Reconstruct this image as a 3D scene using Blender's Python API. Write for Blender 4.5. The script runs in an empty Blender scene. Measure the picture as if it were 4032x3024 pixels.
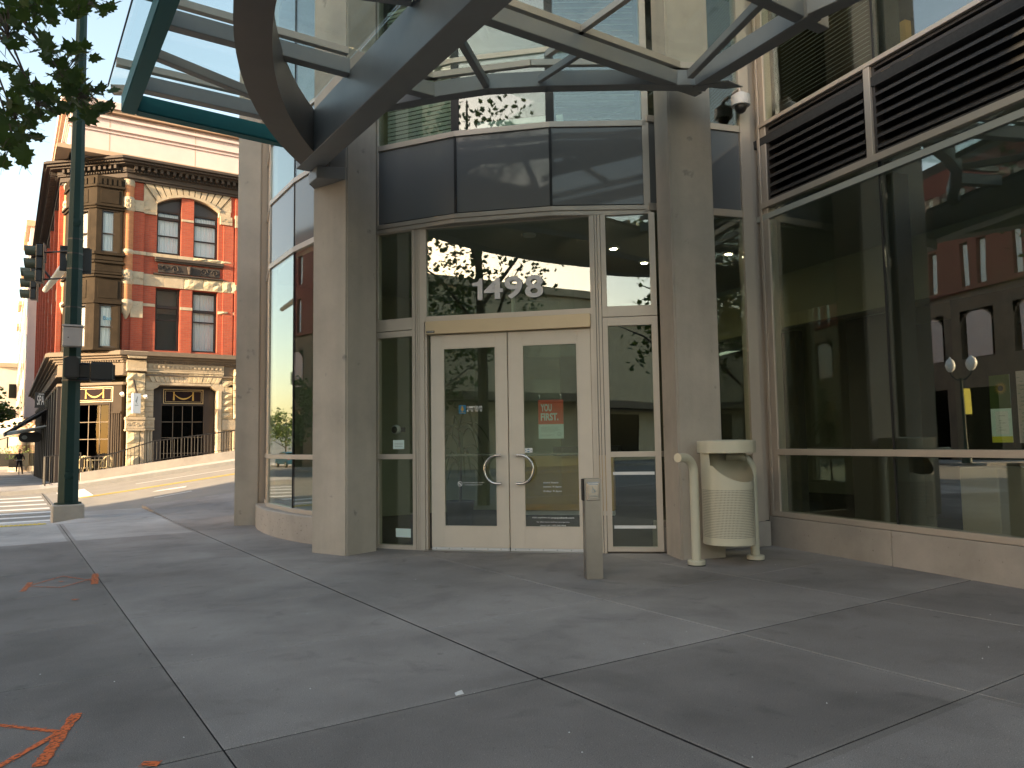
import bpy, bmesh, math, random
import numpy as np
from mathutils import Vector, Matrix
random.seed(7)
SC = bpy.context.scene
COL = SC.collection
# ------------------------------------------------------------------ camera
# World axes: X runs along the cross street (uphill), Y along the main street, Z up. The camera stands at X=Y=0.
FPX, PIT, ROL, CAMH, YAW = 2990., math.radians(4.35), math.radians(.85), 1.3, math.radians(33.7)
def _rot(x, y, z):
    return np.array([math.cos(YAW)*x+math.sin(YAW)*y, -math.sin(YAW)*x+math.cos(YAW)*y, z])
_fw = _rot(0, math.cos(PIT), math.sin(PIT)); _u0 = _rot(0, -math.sin(PIT), math.cos(PIT)); _r0 = _rot(1, 0, 0)
_R = math.cos(ROL)*_r0-math.sin(ROL)*_u0; _U = math.sin(ROL)*_r0+math.cos(ROL)*_u0
_C = np.array([0, 0, CAMH])
cd = bpy.data.cameras.new('camera'); cam = bpy.data.objects.new('camera', cd); COL.objects.link(cam)
cd.sensor_width = 36; cd.lens = 36*FPX/4032; cd.clip_end = 2000; cd.clip_start = .05
mw = Matrix.Identity(4)
for i in range(3):
    mw[i][0] = _R[i]; mw[i][1] = _U[i]; mw[i][2] = -_fw[i]; mw[i][3] = _C[i]
cam.matrix_world = mw
SC.camera = cam
# ------------------------------------------------------------------ sky, sun, exposure
SUN_EL, SUN_AZ = math.radians(11), math.radians(-100)      # azimuth from +Y towards +X
w = bpy.data.worlds.new('World'); SC.world = w; w.use_nodes = True
nt = w.node_tree
sky = nt.nodes.new('ShaderNodeTexSky'); sky.sky_type = 'NISHITA'; sky.sun_disc = False
sky.sun_elevation = SUN_EL; sky.sun_rotation = SUN_AZ; sky.air_density = 1.0; sky.dust_density = 1.2; sky.ozone_density = .9
bg = nt.nodes['Background']; bg.inputs['Strength'].default_value = .15
tint = nt.nodes.new('ShaderNodeMix'); tint.data_type = 'RGBA'; tint.blend_type = 'MULTIPLY'; tint.inputs[0].default_value = 1
tint.inputs[7].default_value = (1.0, .865, .75, 1)            # the camera's warm white balance
nt.links.new(sky.outputs[0], tint.inputs[6]); nt.links.new(tint.outputs[2], bg.inputs[0])
sd = bpy.data.lights.new('sun', 'SUN'); sd.energy = 4.2; sd.angle = math.radians(.5); sd.color = (1, .75, .47)
so = bpy.data.objects.new('sun', sd); COL.objects.link(so)
_s = Vector((math.sin(SUN_AZ)*math.cos(SUN_EL), math.cos(SUN_AZ)*math.cos(SUN_EL), math.sin(SUN_EL)))
so.rotation_euler = _s.to_track_quat('Z', 'Y').to_euler()
so.location = (-30, -10, 30)
vs = SC.view_settings
vs.view_transform = 'Standard'; vs.look = 'None'; vs.gamma = 1; vs.use_curve_mapping = False; vs.exposure = 2.3
SC.cycles.max_bounces = 10; SC.cycles.transparent_max_bounces = 24; SC.cycles.glossy_bounces = 5; SC.cycles.diffuse_bounces = 4
SC.cycles.transmission_bounces = 6; SC.cycles.sample_clamp_indirect = 6; SC.cycles.caustics_reflective = False; SC.cycles.caustics_refractive = False

# ------------------------------------------------------------------ surveying helpers: rays through the lens onto real planes
def _ray(x, y): return _fw*FPX+_R*(x-2016)+_U*(1512-y)
def onz(x, y, z=0.):
    d = _ray(x, y); return _C+d*(z-CAMH)/d[2]
def onv(x, y, v):
    d = _ray(x, y); return _C+d*v/d[1]
def onu(x, y, u):
    d = _ray(x, y); return _C+d*u/d[0]

# ------------------------------------------------------------------ materials
def mat(name, col, rough=.6, metal=0., n=None, bump=None, spec=.5, speck=None, coat=0.):
    """col base; n=(scale, amount[, detail]) mottling; bump=(scale, strength); speck=(scale, colour, threshold)."""
    m = bpy.data.materials.new(name); m.use_nodes = True
    t = m.node_tree; p = t.nodes['Principled BSDF']
    p.inputs['Base Color'].default_value = (*col, 1); p.inputs['Roughness'].default_value = rough
    p.inputs['Metallic'].default_value = metal; p.inputs['Specular IOR Level'].default_value = spec
    p.inputs['Coat Weight'].default_value = coat
    tc = t.nodes.new('ShaderNodeNewGeometry')
    out = None
    if n:
        a = t.nodes.new('ShaderNodeTexNoise'); a.inputs['Scale'].default_value = n[0]; a.inputs['Detail'].default_value = 8; a.inputs['Roughness'].default_value = .65
        t.links.new(tc.outputs['Position'], a.inputs['Vector'])
        r = t.nodes.new('ShaderNodeMapRange'); r.inputs['From Min'].default_value = .3; r.inputs['From Max'].default_value = .7
        r.inputs['To Min'].default_value = 1-n[1]; r.inputs['To Max'].default_value = 1+n[1]
        t.links.new(a.outputs['Fac'], r.inputs['Value'])
        x = t.nodes.new('ShaderNodeMix'); x.data_type = 'RGBA'; x.blend_type = 'MULTIPLY'; x.inputs[0].default_value = 1
        x.inputs[6].default_value = (*col, 1); t.links.new(r.outputs[0], x.inputs[7]); out = x.outputs[2]
    if speck:
        a = t.nodes.new('ShaderNodeTexNoise'); a.inputs['Scale'].default_value = speck[0]; a.inputs['Detail'].default_value = 3
        t.links.new(tc.outputs['Position'], a.inputs['Vector'])
        r = t.nodes.new('ShaderNodeMapRange'); r.inputs['From Min'].default_value = speck[2]; r.inputs['From Max'].default_value = speck[2]+.08
        t.links.new(a.outputs['Fac'], r.inputs['Value'])
        x = t.nodes.new('ShaderNodeMix'); x.data_type = 'RGBA'
        t.links.new(r.outputs[0], x.inputs[0]); x.inputs[7].default_value = (*speck[1], 1)
        if out: t.links.new(out, x.inputs[6])
        else: x.inputs[6].default_value = (*col, 1)
        out = x.outputs[2]
    if out: t.links.new(out, p.inputs['Base Color'])
    if bump:
        a = t.nodes.new('ShaderNodeTexNoise'); a.inputs['Scale'].default_value = bump[0]; a.inputs['Detail'].default_value = 6
        t.links.new(tc.outputs['Position'], a.inputs['Vector'])
        b = t.nodes.new('ShaderNodeBump'); b.inputs['Strength'].default_value = bump[1]; b.inputs['Distance'].default_value = .02
        t.links.new(a.outputs['Fac'], b.inputs['Height']); t.links.new(b.outputs[0], p.inputs['Normal'])
    return m

def glass(name, tint, ior=1.6, rough=0.0, wob=.0):
    m = bpy.data.materials.new(name); m.use_nodes = True; t = m.node_tree
    t.nodes.remove(t.nodes['Principled BSDF'])
    o = t.nodes['Material Output']; tr = t.nodes.new('ShaderNodeBsdfTransparent'); tr.inputs[0].default_value = (*tint, 1)
    g = t.nodes.new('ShaderNodeBsdfGlossy'); g.inputs['Roughness'].default_value = rough; g.inputs['Color'].default_value = (.96, .98, .97, 1)
    ge = t.nodes.new('ShaderNodeNewGeometry'); dp = t.nodes.new('ShaderNodeVectorMath'); dp.operation = 'DOT_PRODUCT'
    t.links.new(ge.outputs['Incoming'], dp.inputs[0]); t.links.new(ge.outputs['Normal'], dp.inputs[1])
    def op(k, x, y):
        q = t.nodes.new('ShaderNodeMath'); q.operation = k
        for i_, z_ in enumerate((x, y)):
            if z_ is None: continue
            if isinstance(z_, (int, float)): q.inputs[i_].default_value = z_
            else: t.links.new(z_, q.inputs[i_])
        return q.outputs[0]
    f0 = ((ior-1)/(ior+1))**2
    fres = op('ADD', op('MULTIPLY', op('POWER', op('SUBTRACT', 1., op('ABSOLUTE', dp.outputs['Value'], None)), 5.), 1-f0), f0)
    if wob:
        gp = t.nodes.new('ShaderNodeNewGeometry'); a = t.nodes.new('ShaderNodeTexNoise'); a.inputs['Scale'].default_value = 1.3; a.inputs['Detail'].default_value = 1
        t.links.new(gp.outputs['Position'], a.inputs['Vector'])
        b = t.nodes.new('ShaderNodeBump'); b.inputs['Strength'].default_value = wob; b.inputs['Distance'].default_value = .02
        t.links.new(a.outputs['Fac'], b.inputs['Height']); t.links.new(b.outputs[0], g.inputs['Normal'])
    x = t.nodes.new('ShaderNodeMixShader')
    t.links.new(fres, x.inputs[0]); t.links.new(tr.outputs[0], x.inputs[1]); t.links.new(g.outputs[0], x.inputs[2])
    t.links.new(x.outputs[0], o.inputs['Surface'])
    return m

def emis(name, col, s):
    m = bpy.data.materials.new(name); m.use_nodes = True; p = m.node_tree.nodes['Principled BSDF']
    p.inputs['Base Color'].default_value = (*col, 1); p.inputs['Emission Color'].default_value = (*col, 1); p.inputs['Emission Strength'].default_value = s
    return m

def brick_mat(name, c1, c2, mortar, sx=.21, sz=.07, off=(0, 0, 0)):
    m = bpy.data.materials.new(name); m.use_nodes = True; t = m.node_tree; p = t.nodes['Principled BSDF']; p.inputs['Roughness'].default_value = .85
    g = t.nodes.new('ShaderNodeNewGeometry'); s = t.nodes.new('ShaderNodeSeparateXYZ'); t.links.new(g.outputs['Position'], s.inputs[0])
    a = t.nodes.new('ShaderNodeMath'); a.operation = 'ADD'; t.links.new(s.outputs[0], a.inputs[0]); t.links.new(s.outputs[1], a.inputs[1])
    c = t.nodes.new('ShaderNodeCombineXYZ'); t.links.new(a.outputs[0], c.inputs[0]); t.links.new(s.outputs[2], c.inputs[1])
    b = t.nodes.new('ShaderNodeTexBrick'); b.inputs['Scale'].default_value = 1; b.inputs['Brick Width'].default_value = sx; b.inputs['Row Height'].default_value = sz
    b.inputs['Mortar Size'].default_value = .006; b.inputs['Color1'].default_value = (*c1, 1); b.inputs['Color2'].default_value = (*c2, 1); b.inputs['Mortar'].default_value = (*mortar, 1)
    t.links.new(c.outputs[0], b.inputs['Vector'])
    n = t.nodes.new('ShaderNodeTexNoise'); n.inputs['Scale'].default_value = .9; n.inputs['Detail'].default_value = 6; t.links.new(g.outputs['Position'], n.inputs['Vector'])
    r = t.nodes.new('ShaderNodeMapRange'); r.inputs['To Min'].default_value = .7; r.inputs['To Max'].default_value = 1.3; t.links.new(n.outputs['Fac'], r.inputs['Value'])
    x = t.nodes.new('ShaderNodeMix'); x.data_type = 'RGBA'; x.blend_type = 'MULTIPLY'; x.inputs[0].default_value = 1
    t.links.new(b.outputs['Color'], x.inputs[6]); t.links.new(r.outputs[0], x.inputs[7]); t.links.new(x.outputs[2], p.inputs['Base Color'])
    bp = t.nodes.new('ShaderNodeBump'); bp.inputs['Strength'].default_value = .5; bp.inputs['Distance'].default_value = .01
    iv = t.nodes.new('ShaderNodeMath'); iv.operation = 'SUBTRACT'; iv.inputs[0].default_value = 1; t.links.new(b.outputs['Fac'], iv.inputs[1])
    t.links.new(iv.outputs[0], bp.inputs['Height']); t.links.new(bp.outputs[0], p.inputs['Normal'])
    return m

def pavement_mat(name, col):
    """broom-finished concrete: big tonal drifts, dark stains, fine grit."""
    m = mat(name, col, rough=.82, n=(.9, .16), bump=(140, .22), spec=.35)
    t = m.node_tree; p = t.nodes['Principled BSDF']; src = p.inputs['Base Color'].links[0].from_socket
    g = t.nodes.new('ShaderNodeNewGeometry')
    def layer(src, scale, lo, hi, k, det=5, dist=0.):
        a = t.nodes.new('ShaderNodeTexNoise'); a.inputs['Scale'].default_value = scale; a.inputs['Detail'].default_value = det; a.inputs['Distortion'].default_value = dist
        t.links.new(g.outputs['Position'], a.inputs['Vector'])
        r = t.nodes.new('ShaderNodeMapRange'); r.inputs['From Min'].default_value = lo; r.inputs['From Max'].default_value = hi
        r.inputs['To Min'].default_value = 1; r.inputs['To Max'].default_value = k; t.links.new(a.outputs['Fac'], r.inputs['Value'])
        x = t.nodes.new('ShaderNodeMix'); x.data_type = 'RGBA'; x.blend_type = 'MULTIPLY'; x.inputs[0].default_value = 1
        t.links.new(src, x.inputs[6]); t.links.new(r.outputs[0], x.inputs[7]); return x.outputs[2]
    src = layer(src, .33, .38, .62, .66, 4)
    src = layer(src, 1.3, .50, .70, .80, 8, .8)
    src = layer(src, 3.1, .60, .78, .72, 7, .7)
    src = layer(src, 9., .69, .76, .74, 4)
    src = layer(src, 210., .38, .66, .62, 2)
    src = layer(src, 60., .66, .72, .66, 2)
    src = layer(src, 85., .69, .72, 1.45, 1)
    t.links.new(src, p.inputs['Base Color'])
    return m

MT = {}
def mk(k, *a, **kw): MT[k] = mat(k, *a, **kw); return MT[k]
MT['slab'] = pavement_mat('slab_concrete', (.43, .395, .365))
MT['dim_edge'] = pavement_mat('dim_edge_concrete', (.36, .33, .30))  # margin of the darker slabs, dimmed in colour along with them
MT['slab_dark'] = pavement_mat('dim_slab_concrete', (.335, .305, .28))  # darker tone: slabs' own variation plus dimmer light near and left, put into colour
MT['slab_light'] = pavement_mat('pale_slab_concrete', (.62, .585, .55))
MT['slab_edge'] = pavement_mat('tooled_edge_concrete', (.445, .41, .38))
mk('joint', (.035, .034, .033), .95, n=(30, .4))
mk('concrete', (.45, .405, .34), .72, n=(1.1, .16), bump=(60, .1), speck=(5, (.25, .235, .21), .68))
mk('base_concrete', (.40, .36, .31), .8, n=(1.6, .16), bump=(40, .15), speck=(26, (.10, .085, .07), .70))
mk('frame', (.54, .47, .39), .36, .25, n=(3, .04))
mk('door_frame', (.72, .64, .535), .4, 0., n=(3, .04))
mk('pale_frame', (.62, .545, .455), .38, .1, n=(3, .04))
mk('frame_dark', (.05, .05, .05), .5)
mk('gasket', (.012, .012, .012), .6)
mk('operator', (.60, .48, .31), .38, .2, n=(3, .03))
mk('spandrel', (.19, .19, .182), .06, spec=.45)
mk('louver', (.072, .063, .057), .5, .1)
mk('steel_paint', (.27, .27, .26), .42, .1, n=(2, .08))
mk('steel_dark', (.185, .155, .132), .42, .1, n=(2, .08))
mk('teal', (.012, .165, .17), .6, 0., n=(2, .06))
mk('stainless', (.36, .335, .31), .34, .9, n=(9, .06))
mk('chrome', (.62, .60, .57), .2, 1)
mk('cream', (.62, .59, .455), .35, n=(4, .03), coat=.3)
mk('bin_inside', (.035, .034, .03), .8, n=(6, .3))
mk('dark_green', (.010, .032, .028), .6, 0., n=(3, .1), spec=.2)
mk('black', (.012, .012, .013), .45)
mk('signal_olive', (.075, .085, .055), .5)
mk('grey_box', (.40, .36, .33), .5, n=(5, .05))
mk('galv', (.55, .55, .50), .4, .6, n=(8, .1))
mk('white', (.75, .75, .74), .5)
mk('white_vinyl', (.85, .85, .83), .6)
mk('number_metal', (.68, .66, .66), .45, .1)
mk('red_print', (.80, .15, .09), .6)
mk('mint_print', (.72, .88, .83), .6)
mk('blue_print', (.02, .16, .28), .6)
mk('gold', (.50, .31, .07), .7)
mk('tan_line', (.55, .42, .22), .5)
mk('grey_print', (.25, .28, .27), .7)
mk('road_concrete', (.25, .235, .21), .88, n=(.8, .12), bump=(120, .3), speck=(120, (.26, .25, .235), .60))
mk('shop_taupe', (.05, .040, .032), .9, n=(3, .1), spec=.08)
mk('orange', (.75, .16, .03), .75, n=(20, .2))
mk('asphalt', (.20, .19, .175), .85, n=(1.2, .15), bump=(120, .3), speck=(170, (.28, .27, .25), .60))
mk('white_line', (.72, .71, .68), .7, n=(10, .14))
mk('yellow_line', (.68, .48, .06), .65, n=(10, .12))
mk('yellow_tactile', (.62, .47, .07), .6, n=(8, .15))
mk('kerb', (.36, .345, .32), .8, n=(3, .12), bump=(70, .2))
MT['brick'] = brick_mat('red_brick', (.36, .072, .034), (.29, .052, .026), (.24, .10, .065))
MT['brick_dark'] = brick_mat('dark_brick', (.20, .045, .035), (.16, .035, .03), (.12, .06, .05))
MT['orange_brick'] = brick_mat('orange_brick', (.46, .20, .085), (.40, .16, .07), (.34, .17, .09))
mk('stone', (.40, .33, .235), .85, n=(2.2, .2), bump=(18, .5), speck=(14, (.22, .19, .14), .66))
mk('stone_rough', (.45, .375, .25), .9, n=(3, .22), bump=(9, .9), speck=(12, (.24, .2, .14), .68))
mk('dark_trim', (.055, .046, .041), .8, n=(3, .1), spec=.2)
mk('bay_metal', (.030, .023, .016), .85, .1, n=(2.5, .25), spec=.12)
mk('shop_brown', (.028, .022, .021), .45, n=(4, .1))
mk('swag_panel', (.02, .013, .014), .85, spec=.1)
mk('taupe', (.15, .122, .095), .85, n=(3, .1), spec=.15)
mk('stucco', (.60, .49, .47), .88, n=(1.2, .07), bump=(80, .1))
mk('stucco_tan', (.45, .32, .22), .88, n=(1.2, .07))
mk('stucco_white', (.66, .58, .47), .88, n=(1.2, .06))
mk('curtain', (.80, .80, .79), .9)
mk('blind', (.46, .50, .47), .6)
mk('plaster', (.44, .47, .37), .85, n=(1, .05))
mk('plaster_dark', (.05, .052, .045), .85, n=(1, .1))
mk('ceiling', (.42, .43, .38), .9)
mk('carpet', (.05, .05, .048), .95, n=(30, .2))
mk('wood', (.58, .37, .10), .45, n=(2, .1))
mk('leaf', (.038, .075, .02), .55, n=(1.5, .25))
mk('leaf_light', (.08, .125, .03), .55, n=(1.5, .25))
mk('bark', (.11, .085, .065), .9, n=(8, .3), bump=(20, .6))
mk('hedge', (.10, .17, .03), .7, n=(6, .3))
mk('skin', (.35, .2, .14), .6)
mk('clothes', (.018, .016, .018), .9)
mk('rail_black', (.016, .015, .014), .5, .2)
mk('wicker', (.50, .40, .22), .6, n=(30, .25))
mk('rubber', (.02, .02, .02), .9)
mk('banner_yellow', (.72, .66, .06), .7)
mk('brownstone', (.17, .125, .09), .9, n=(1.6, .25), bump=(6, .6))
mk('hill', (.16, .17, .17), .95, n=(.01, .2))
mk('beige_brick', (.46, .39, .27), .85, n=(1.4, .12))
def streak(m, k=.82):
    t = m.node_tree; p = t.nodes['Principled BSDF']; src = p.inputs['Base Color'].links[0].from_socket
    g = t.nodes.new('ShaderNodeNewGeometry'); mp = t.nodes.new('ShaderNodeMapping'); mp.inputs['Scale'].default_value = (1.7, 1.7, .16)
    t.links.new(g.outputs['Position'], mp.inputs['Vector']); a = t.nodes.new('ShaderNodeTexNoise'); a.inputs['Scale'].default_value = 1.6; a.inputs['Detail'].default_value = 5
    t.links.new(mp.outputs[0], a.inputs['Vector']); r = t.nodes.new('ShaderNodeMapRange'); r.inputs['From Min'].default_value = .42; r.inputs['From Max'].default_value = .68; r.inputs['To Min'].default_value = 1.05; r.inputs['To Max'].default_value = k
    t.links.new(a.outputs['Fac'], r.inputs['Value']); x = t.nodes.new('ShaderNodeMix'); x.data_type = 'RGBA'; x.blend_type = 'MULTIPLY'; x.inputs[0].default_value = 1
    t.links.new(src, x.inputs[6]); t.links.new(r.outputs[0], x.inputs[7]); t.links.new(x.outputs[2], p.inputs['Base Color'])
streak(MT['concrete'], .90)
def sprayed_mat(name, col, lo):
    m = mat(name, col, .8); t = m.node_tree; p = t.nodes['Principled BSDF']; g = t.nodes.new('ShaderNodeNewGeometry'); a = t.nodes.new('ShaderNodeTexNoise'); a.inputs['Scale'].default_value = 55; a.inputs['Detail'].default_value = 4
    t.links.new(g.outputs['Position'], a.inputs['Vector']); r = t.nodes.new('ShaderNodeMapRange'); r.inputs['From Min'].default_value = lo; r.inputs['From Max'].default_value = lo+.22
    t.links.new(a.outputs['Fac'], r.inputs['Value']); t.links.new(r.outputs[0], p.inputs['Alpha']); MT[name] = m
sprayed_mat('orange', (.80, .17, .04), .30); sprayed_mat('orange_faint', (.70, .18, .05), .34)
MT['glass'] = glass('window_glass', (.87, .92, .87), 2.15, 0., .03)
MT['glass_clear'] = glass('canopy_glass', (.93, .97, .95), 1.75)
MT['glass_old'] = glass('sash_glass', (.93, .94, .93), 1.5, 0., .08)
MT['glass_dark'] = glass('dark_pane_glass', (.12, .13, .14), 1.2, 0., .08)
MT['lamp_glow'] = emis('downlight_glow', (1, .82, .55), 14)
for l in ('leaf', 'leaf_light'):
    t_ = MT[l].node_tree; p_ = t_.nodes['Principled BSDF']
    p_.inputs['Transmission Weight'].default_value = 0
    tl = t_.nodes.new('ShaderNodeBsdfTranslucent'); tl.inputs[0].default_value = (.13, .22, .03, 1); mx = t_.nodes.new('ShaderNodeMixShader'); mx.inputs[0].default_value = .22
    t_.links.new(p_.outputs[0], mx.inputs[1]); t_.links.new(tl.outputs[0], mx.inputs[2]); t_.links.new(mx.outputs[0], t_.nodes['Material Output'].inputs['Surface'])

# ------------------------------------------------------------------ object helpers
ORG = {}
def org(o): return ORG.get(o.name, np.zeros(3)) if o else np.zeros(3)
def tag(o, label=None, cat=None, group=None, kind=None):
    if label: o['label'] = label
    if cat: o['category'] = cat
    if group: o['group'] = group
    if kind: o['kind'] = kind
    return o
def thing(name, loc, label, cat, group=None):
    o = bpy.data.objects.new(name, None); COL.objects.link(o); o.location = loc; o.empty_display_size = .3
    ORG[o.name] = np.array(loc, float)
    return tag(o, label, cat, group)

class MB:
    def __init__(s): s.v = []; s.f = []; s.m = []
    def add(s, vs, fs, mi=0):
        k = len(s.v); s.v += [tuple(map(float, p)) for p in vs]; s.f += [tuple(i+k for i in f) for f in fs]; s.m += [mi]*len(fs); return s
    def obox(s, o, a, b, c, mi=0):
        o, a, b, c = (np.array(t, float) for t in (o, a, b, c))
        vs = [o, o+a, o+a+b, o+b, o+c, o+a+c, o+a+b+c, o+b+c]
        return s.add(vs, [(0, 3, 2, 1), (4, 5, 6, 7), (0, 1, 5, 4), (1, 2, 6, 5), (2, 3, 7, 6), (3, 0, 4, 7)], mi)
    def box(s, x0, x1, y0, y1, z0, z1, mi=0): return s.obox((x0, y0, z0), (x1-x0, 0, 0), (0, y1-y0, 0), (0, 0, z1-z0), mi)
    def prism(s, pts, vec, mi=0):
        n = len(pts); vec = np.array(vec, float); a = [np.array(p, float) for p in pts]; b = [p+vec for p in a]
        return s.add(a+b, [tuple(range(n-1, -1, -1)), tuple(range(n, 2*n))]+[(i, (i+1) % n, n+(i+1) % n, n+i) for i in range(n)], mi)
    def tube(s, path, r, n=10, cap=True, mi=0, closed=False):
        P_ = [np.array(p, float) for p in path]; m = len(P_); rr = r if isinstance(r, (list, tuple)) else [r]*m
        k = len(s.v); up = None
        for i, p in enumerate(P_):
            t = P_[min(i+1, m-1)]-P_[max(i-1, 0)]
            if closed: t = P_[(i+1) % m]-P_[(i-1) % m]
            t = t/(np.linalg.norm(t)+1e-9)
            if up is None:
                h = np.array([0, 0, 1.]) if abs(t[2]) < .9 else np.array([1., 0, 0]); up = h
            x = np.cross(up, t); x /= np.linalg.norm(x)+1e-9; y = np.cross(t, x); up = y
            for j in range(n):
                a = 2*math.pi*j/n; s.v.append(tuple(p+rr[i]*(math.cos(a)*x+math.sin(a)*y)))
        for i in range(m if closed else m-1):
            i2 = (i+1) % m
            for j in range(n):
                s.f.append((k+i*n+j, k+i*n+(j+1) % n, k+i2*n+(j+1) % n, k+i2*n+j)); s.m.append(mi)
        if cap and not closed:
            s.f.append(tuple(k+j for j in range(n-1, -1, -1))); s.f.append(tuple(k+(m-1)*n+j for j in range(n))); s.m += [mi, mi]
        return s
    def lathe(s, c, prof, n=16, mi=0, ang=(0, 2*math.pi), cap=True):
        """prof: list of (r, z) about the vertical through c."""
        full = abs(ang[1]-ang[0]-2*math.pi) < 1e-6; k = len(s.v); m = len(prof); nn = n if full else n+1
        for r, z in prof:
            for j in range(nn):
                a = ang[0]+(ang[1]-ang[0])*j/n; s.v.append((c[0]+r*math.cos(a), c[1]+r*math.sin(a), c[2]+z))
        for i in range(m-1):
            for j in range(n):
                j2 = (j+1) % nn
                s.f.append((k+i*nn+j, k+i*nn+j2, k+(i+1)*nn+j2, k+(i+1)*nn+j)); s.m.append(mi)
        if cap and full:
            if prof[0][0] > 1e-5: s.f.append(tuple(k+j for j in range(n-1, -1, -1))); s.m.append(mi)
            if prof[-1][0] > 1e-5: s.f.append(tuple(k+(m-1)*n+j for j in range(n))); s.m.append(mi)
        return s
    def bar(s, p, q, w_, h, mi=0):
        """rectangular bar, p->q on the centre of its underside, width w_, height h."""
        p, q = np.array(p, float), np.array(q, float); d = q-p; x = np.cross(d, (0, 0, 1.)); nx = np.linalg.norm(x)
        x = x/nx if nx > 1e-6 else np.array([1., 0, 0]); u = np.cross(x, d/np.linalg.norm(d))
        return s.obox(p-x*w_/2, x*w_, d, u*h, mi)
    def mesh(s, name, mats, o=(0, 0, 0), smooth=False, bevel=0., seg=1, angle=None):
        me = bpy.data.meshes.new(name)
        vs = [(p[0]-o[0], p[1]-o[1], p[2]-o[2]) for p in s.v]
        me.from_pydata(vs, [], s.f)
        for m_ in (mats if isinstance(mats, (list, tuple)) else [mats]): me.materials.append(MT[m_] if isinstance(m_, str) else m_)
        me.polygons.foreach_set('material_index', s.m)
        bm = bmesh.new(); bm.from_mesh(me)
        bmesh.ops.recalc_face_normals(bm, faces=bm.faces)
        if bevel:
            bmesh.ops.bevel(bm, geom=list(bm.edges), offset=bevel, segments=seg, affect='EDGES', clamp_overlap=True)
        bm.to_mesh(me); bm.free()
        if smooth:
            me.polygons.foreach_set('use_smooth', [True]*len(me.polygons))
            if angle: me.set_sharp_from_angle(angle=math.radians(angle))
        return me
    def build(s, name, mats, parent=None, smooth=False, bevel=0., seg=1, angle=40, **tg):
        o_ = org(parent)
        me = s.mesh(name, mats, o_, smooth, bevel, seg, angle)
        o = bpy.data.objects.new(name, me); COL.objects.link(o)
        if parent: o.parent = parent
        ORG[o.name] = o_
        return tag(o, **tg)

def inst(name, me, loc, parent=None, rz=0., scale=None, rot=None):
    o = bpy.data.objects.new(name, me); COL.objects.link(o)
    q = org(parent); o.location = (loc[0]-q[0], loc[1]-q[1], loc[2]-q[2])
    o.rotation_euler = rot if rot else (0, 0, rz)
    if scale: o.scale = scale
    if parent: o.parent = parent
    ORG[o.name] = np.array(loc, float)
    return o
def copy_tree(src, loc, rz=0., label=None, group=None):
    r = src.copy(); COL.objects.link(r); r.location = loc; r.rotation_euler = (0, 0, rz)
    if label: r['label'] = label
    if group: r['group'] = group
    def rec(a, b):
        for c in [c for c in bpy.data.objects if c.parent == a]:
            d = c.copy(); COL.objects.link(d); d.parent = b; rec(c, d)
    rec(src, r); return r

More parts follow.
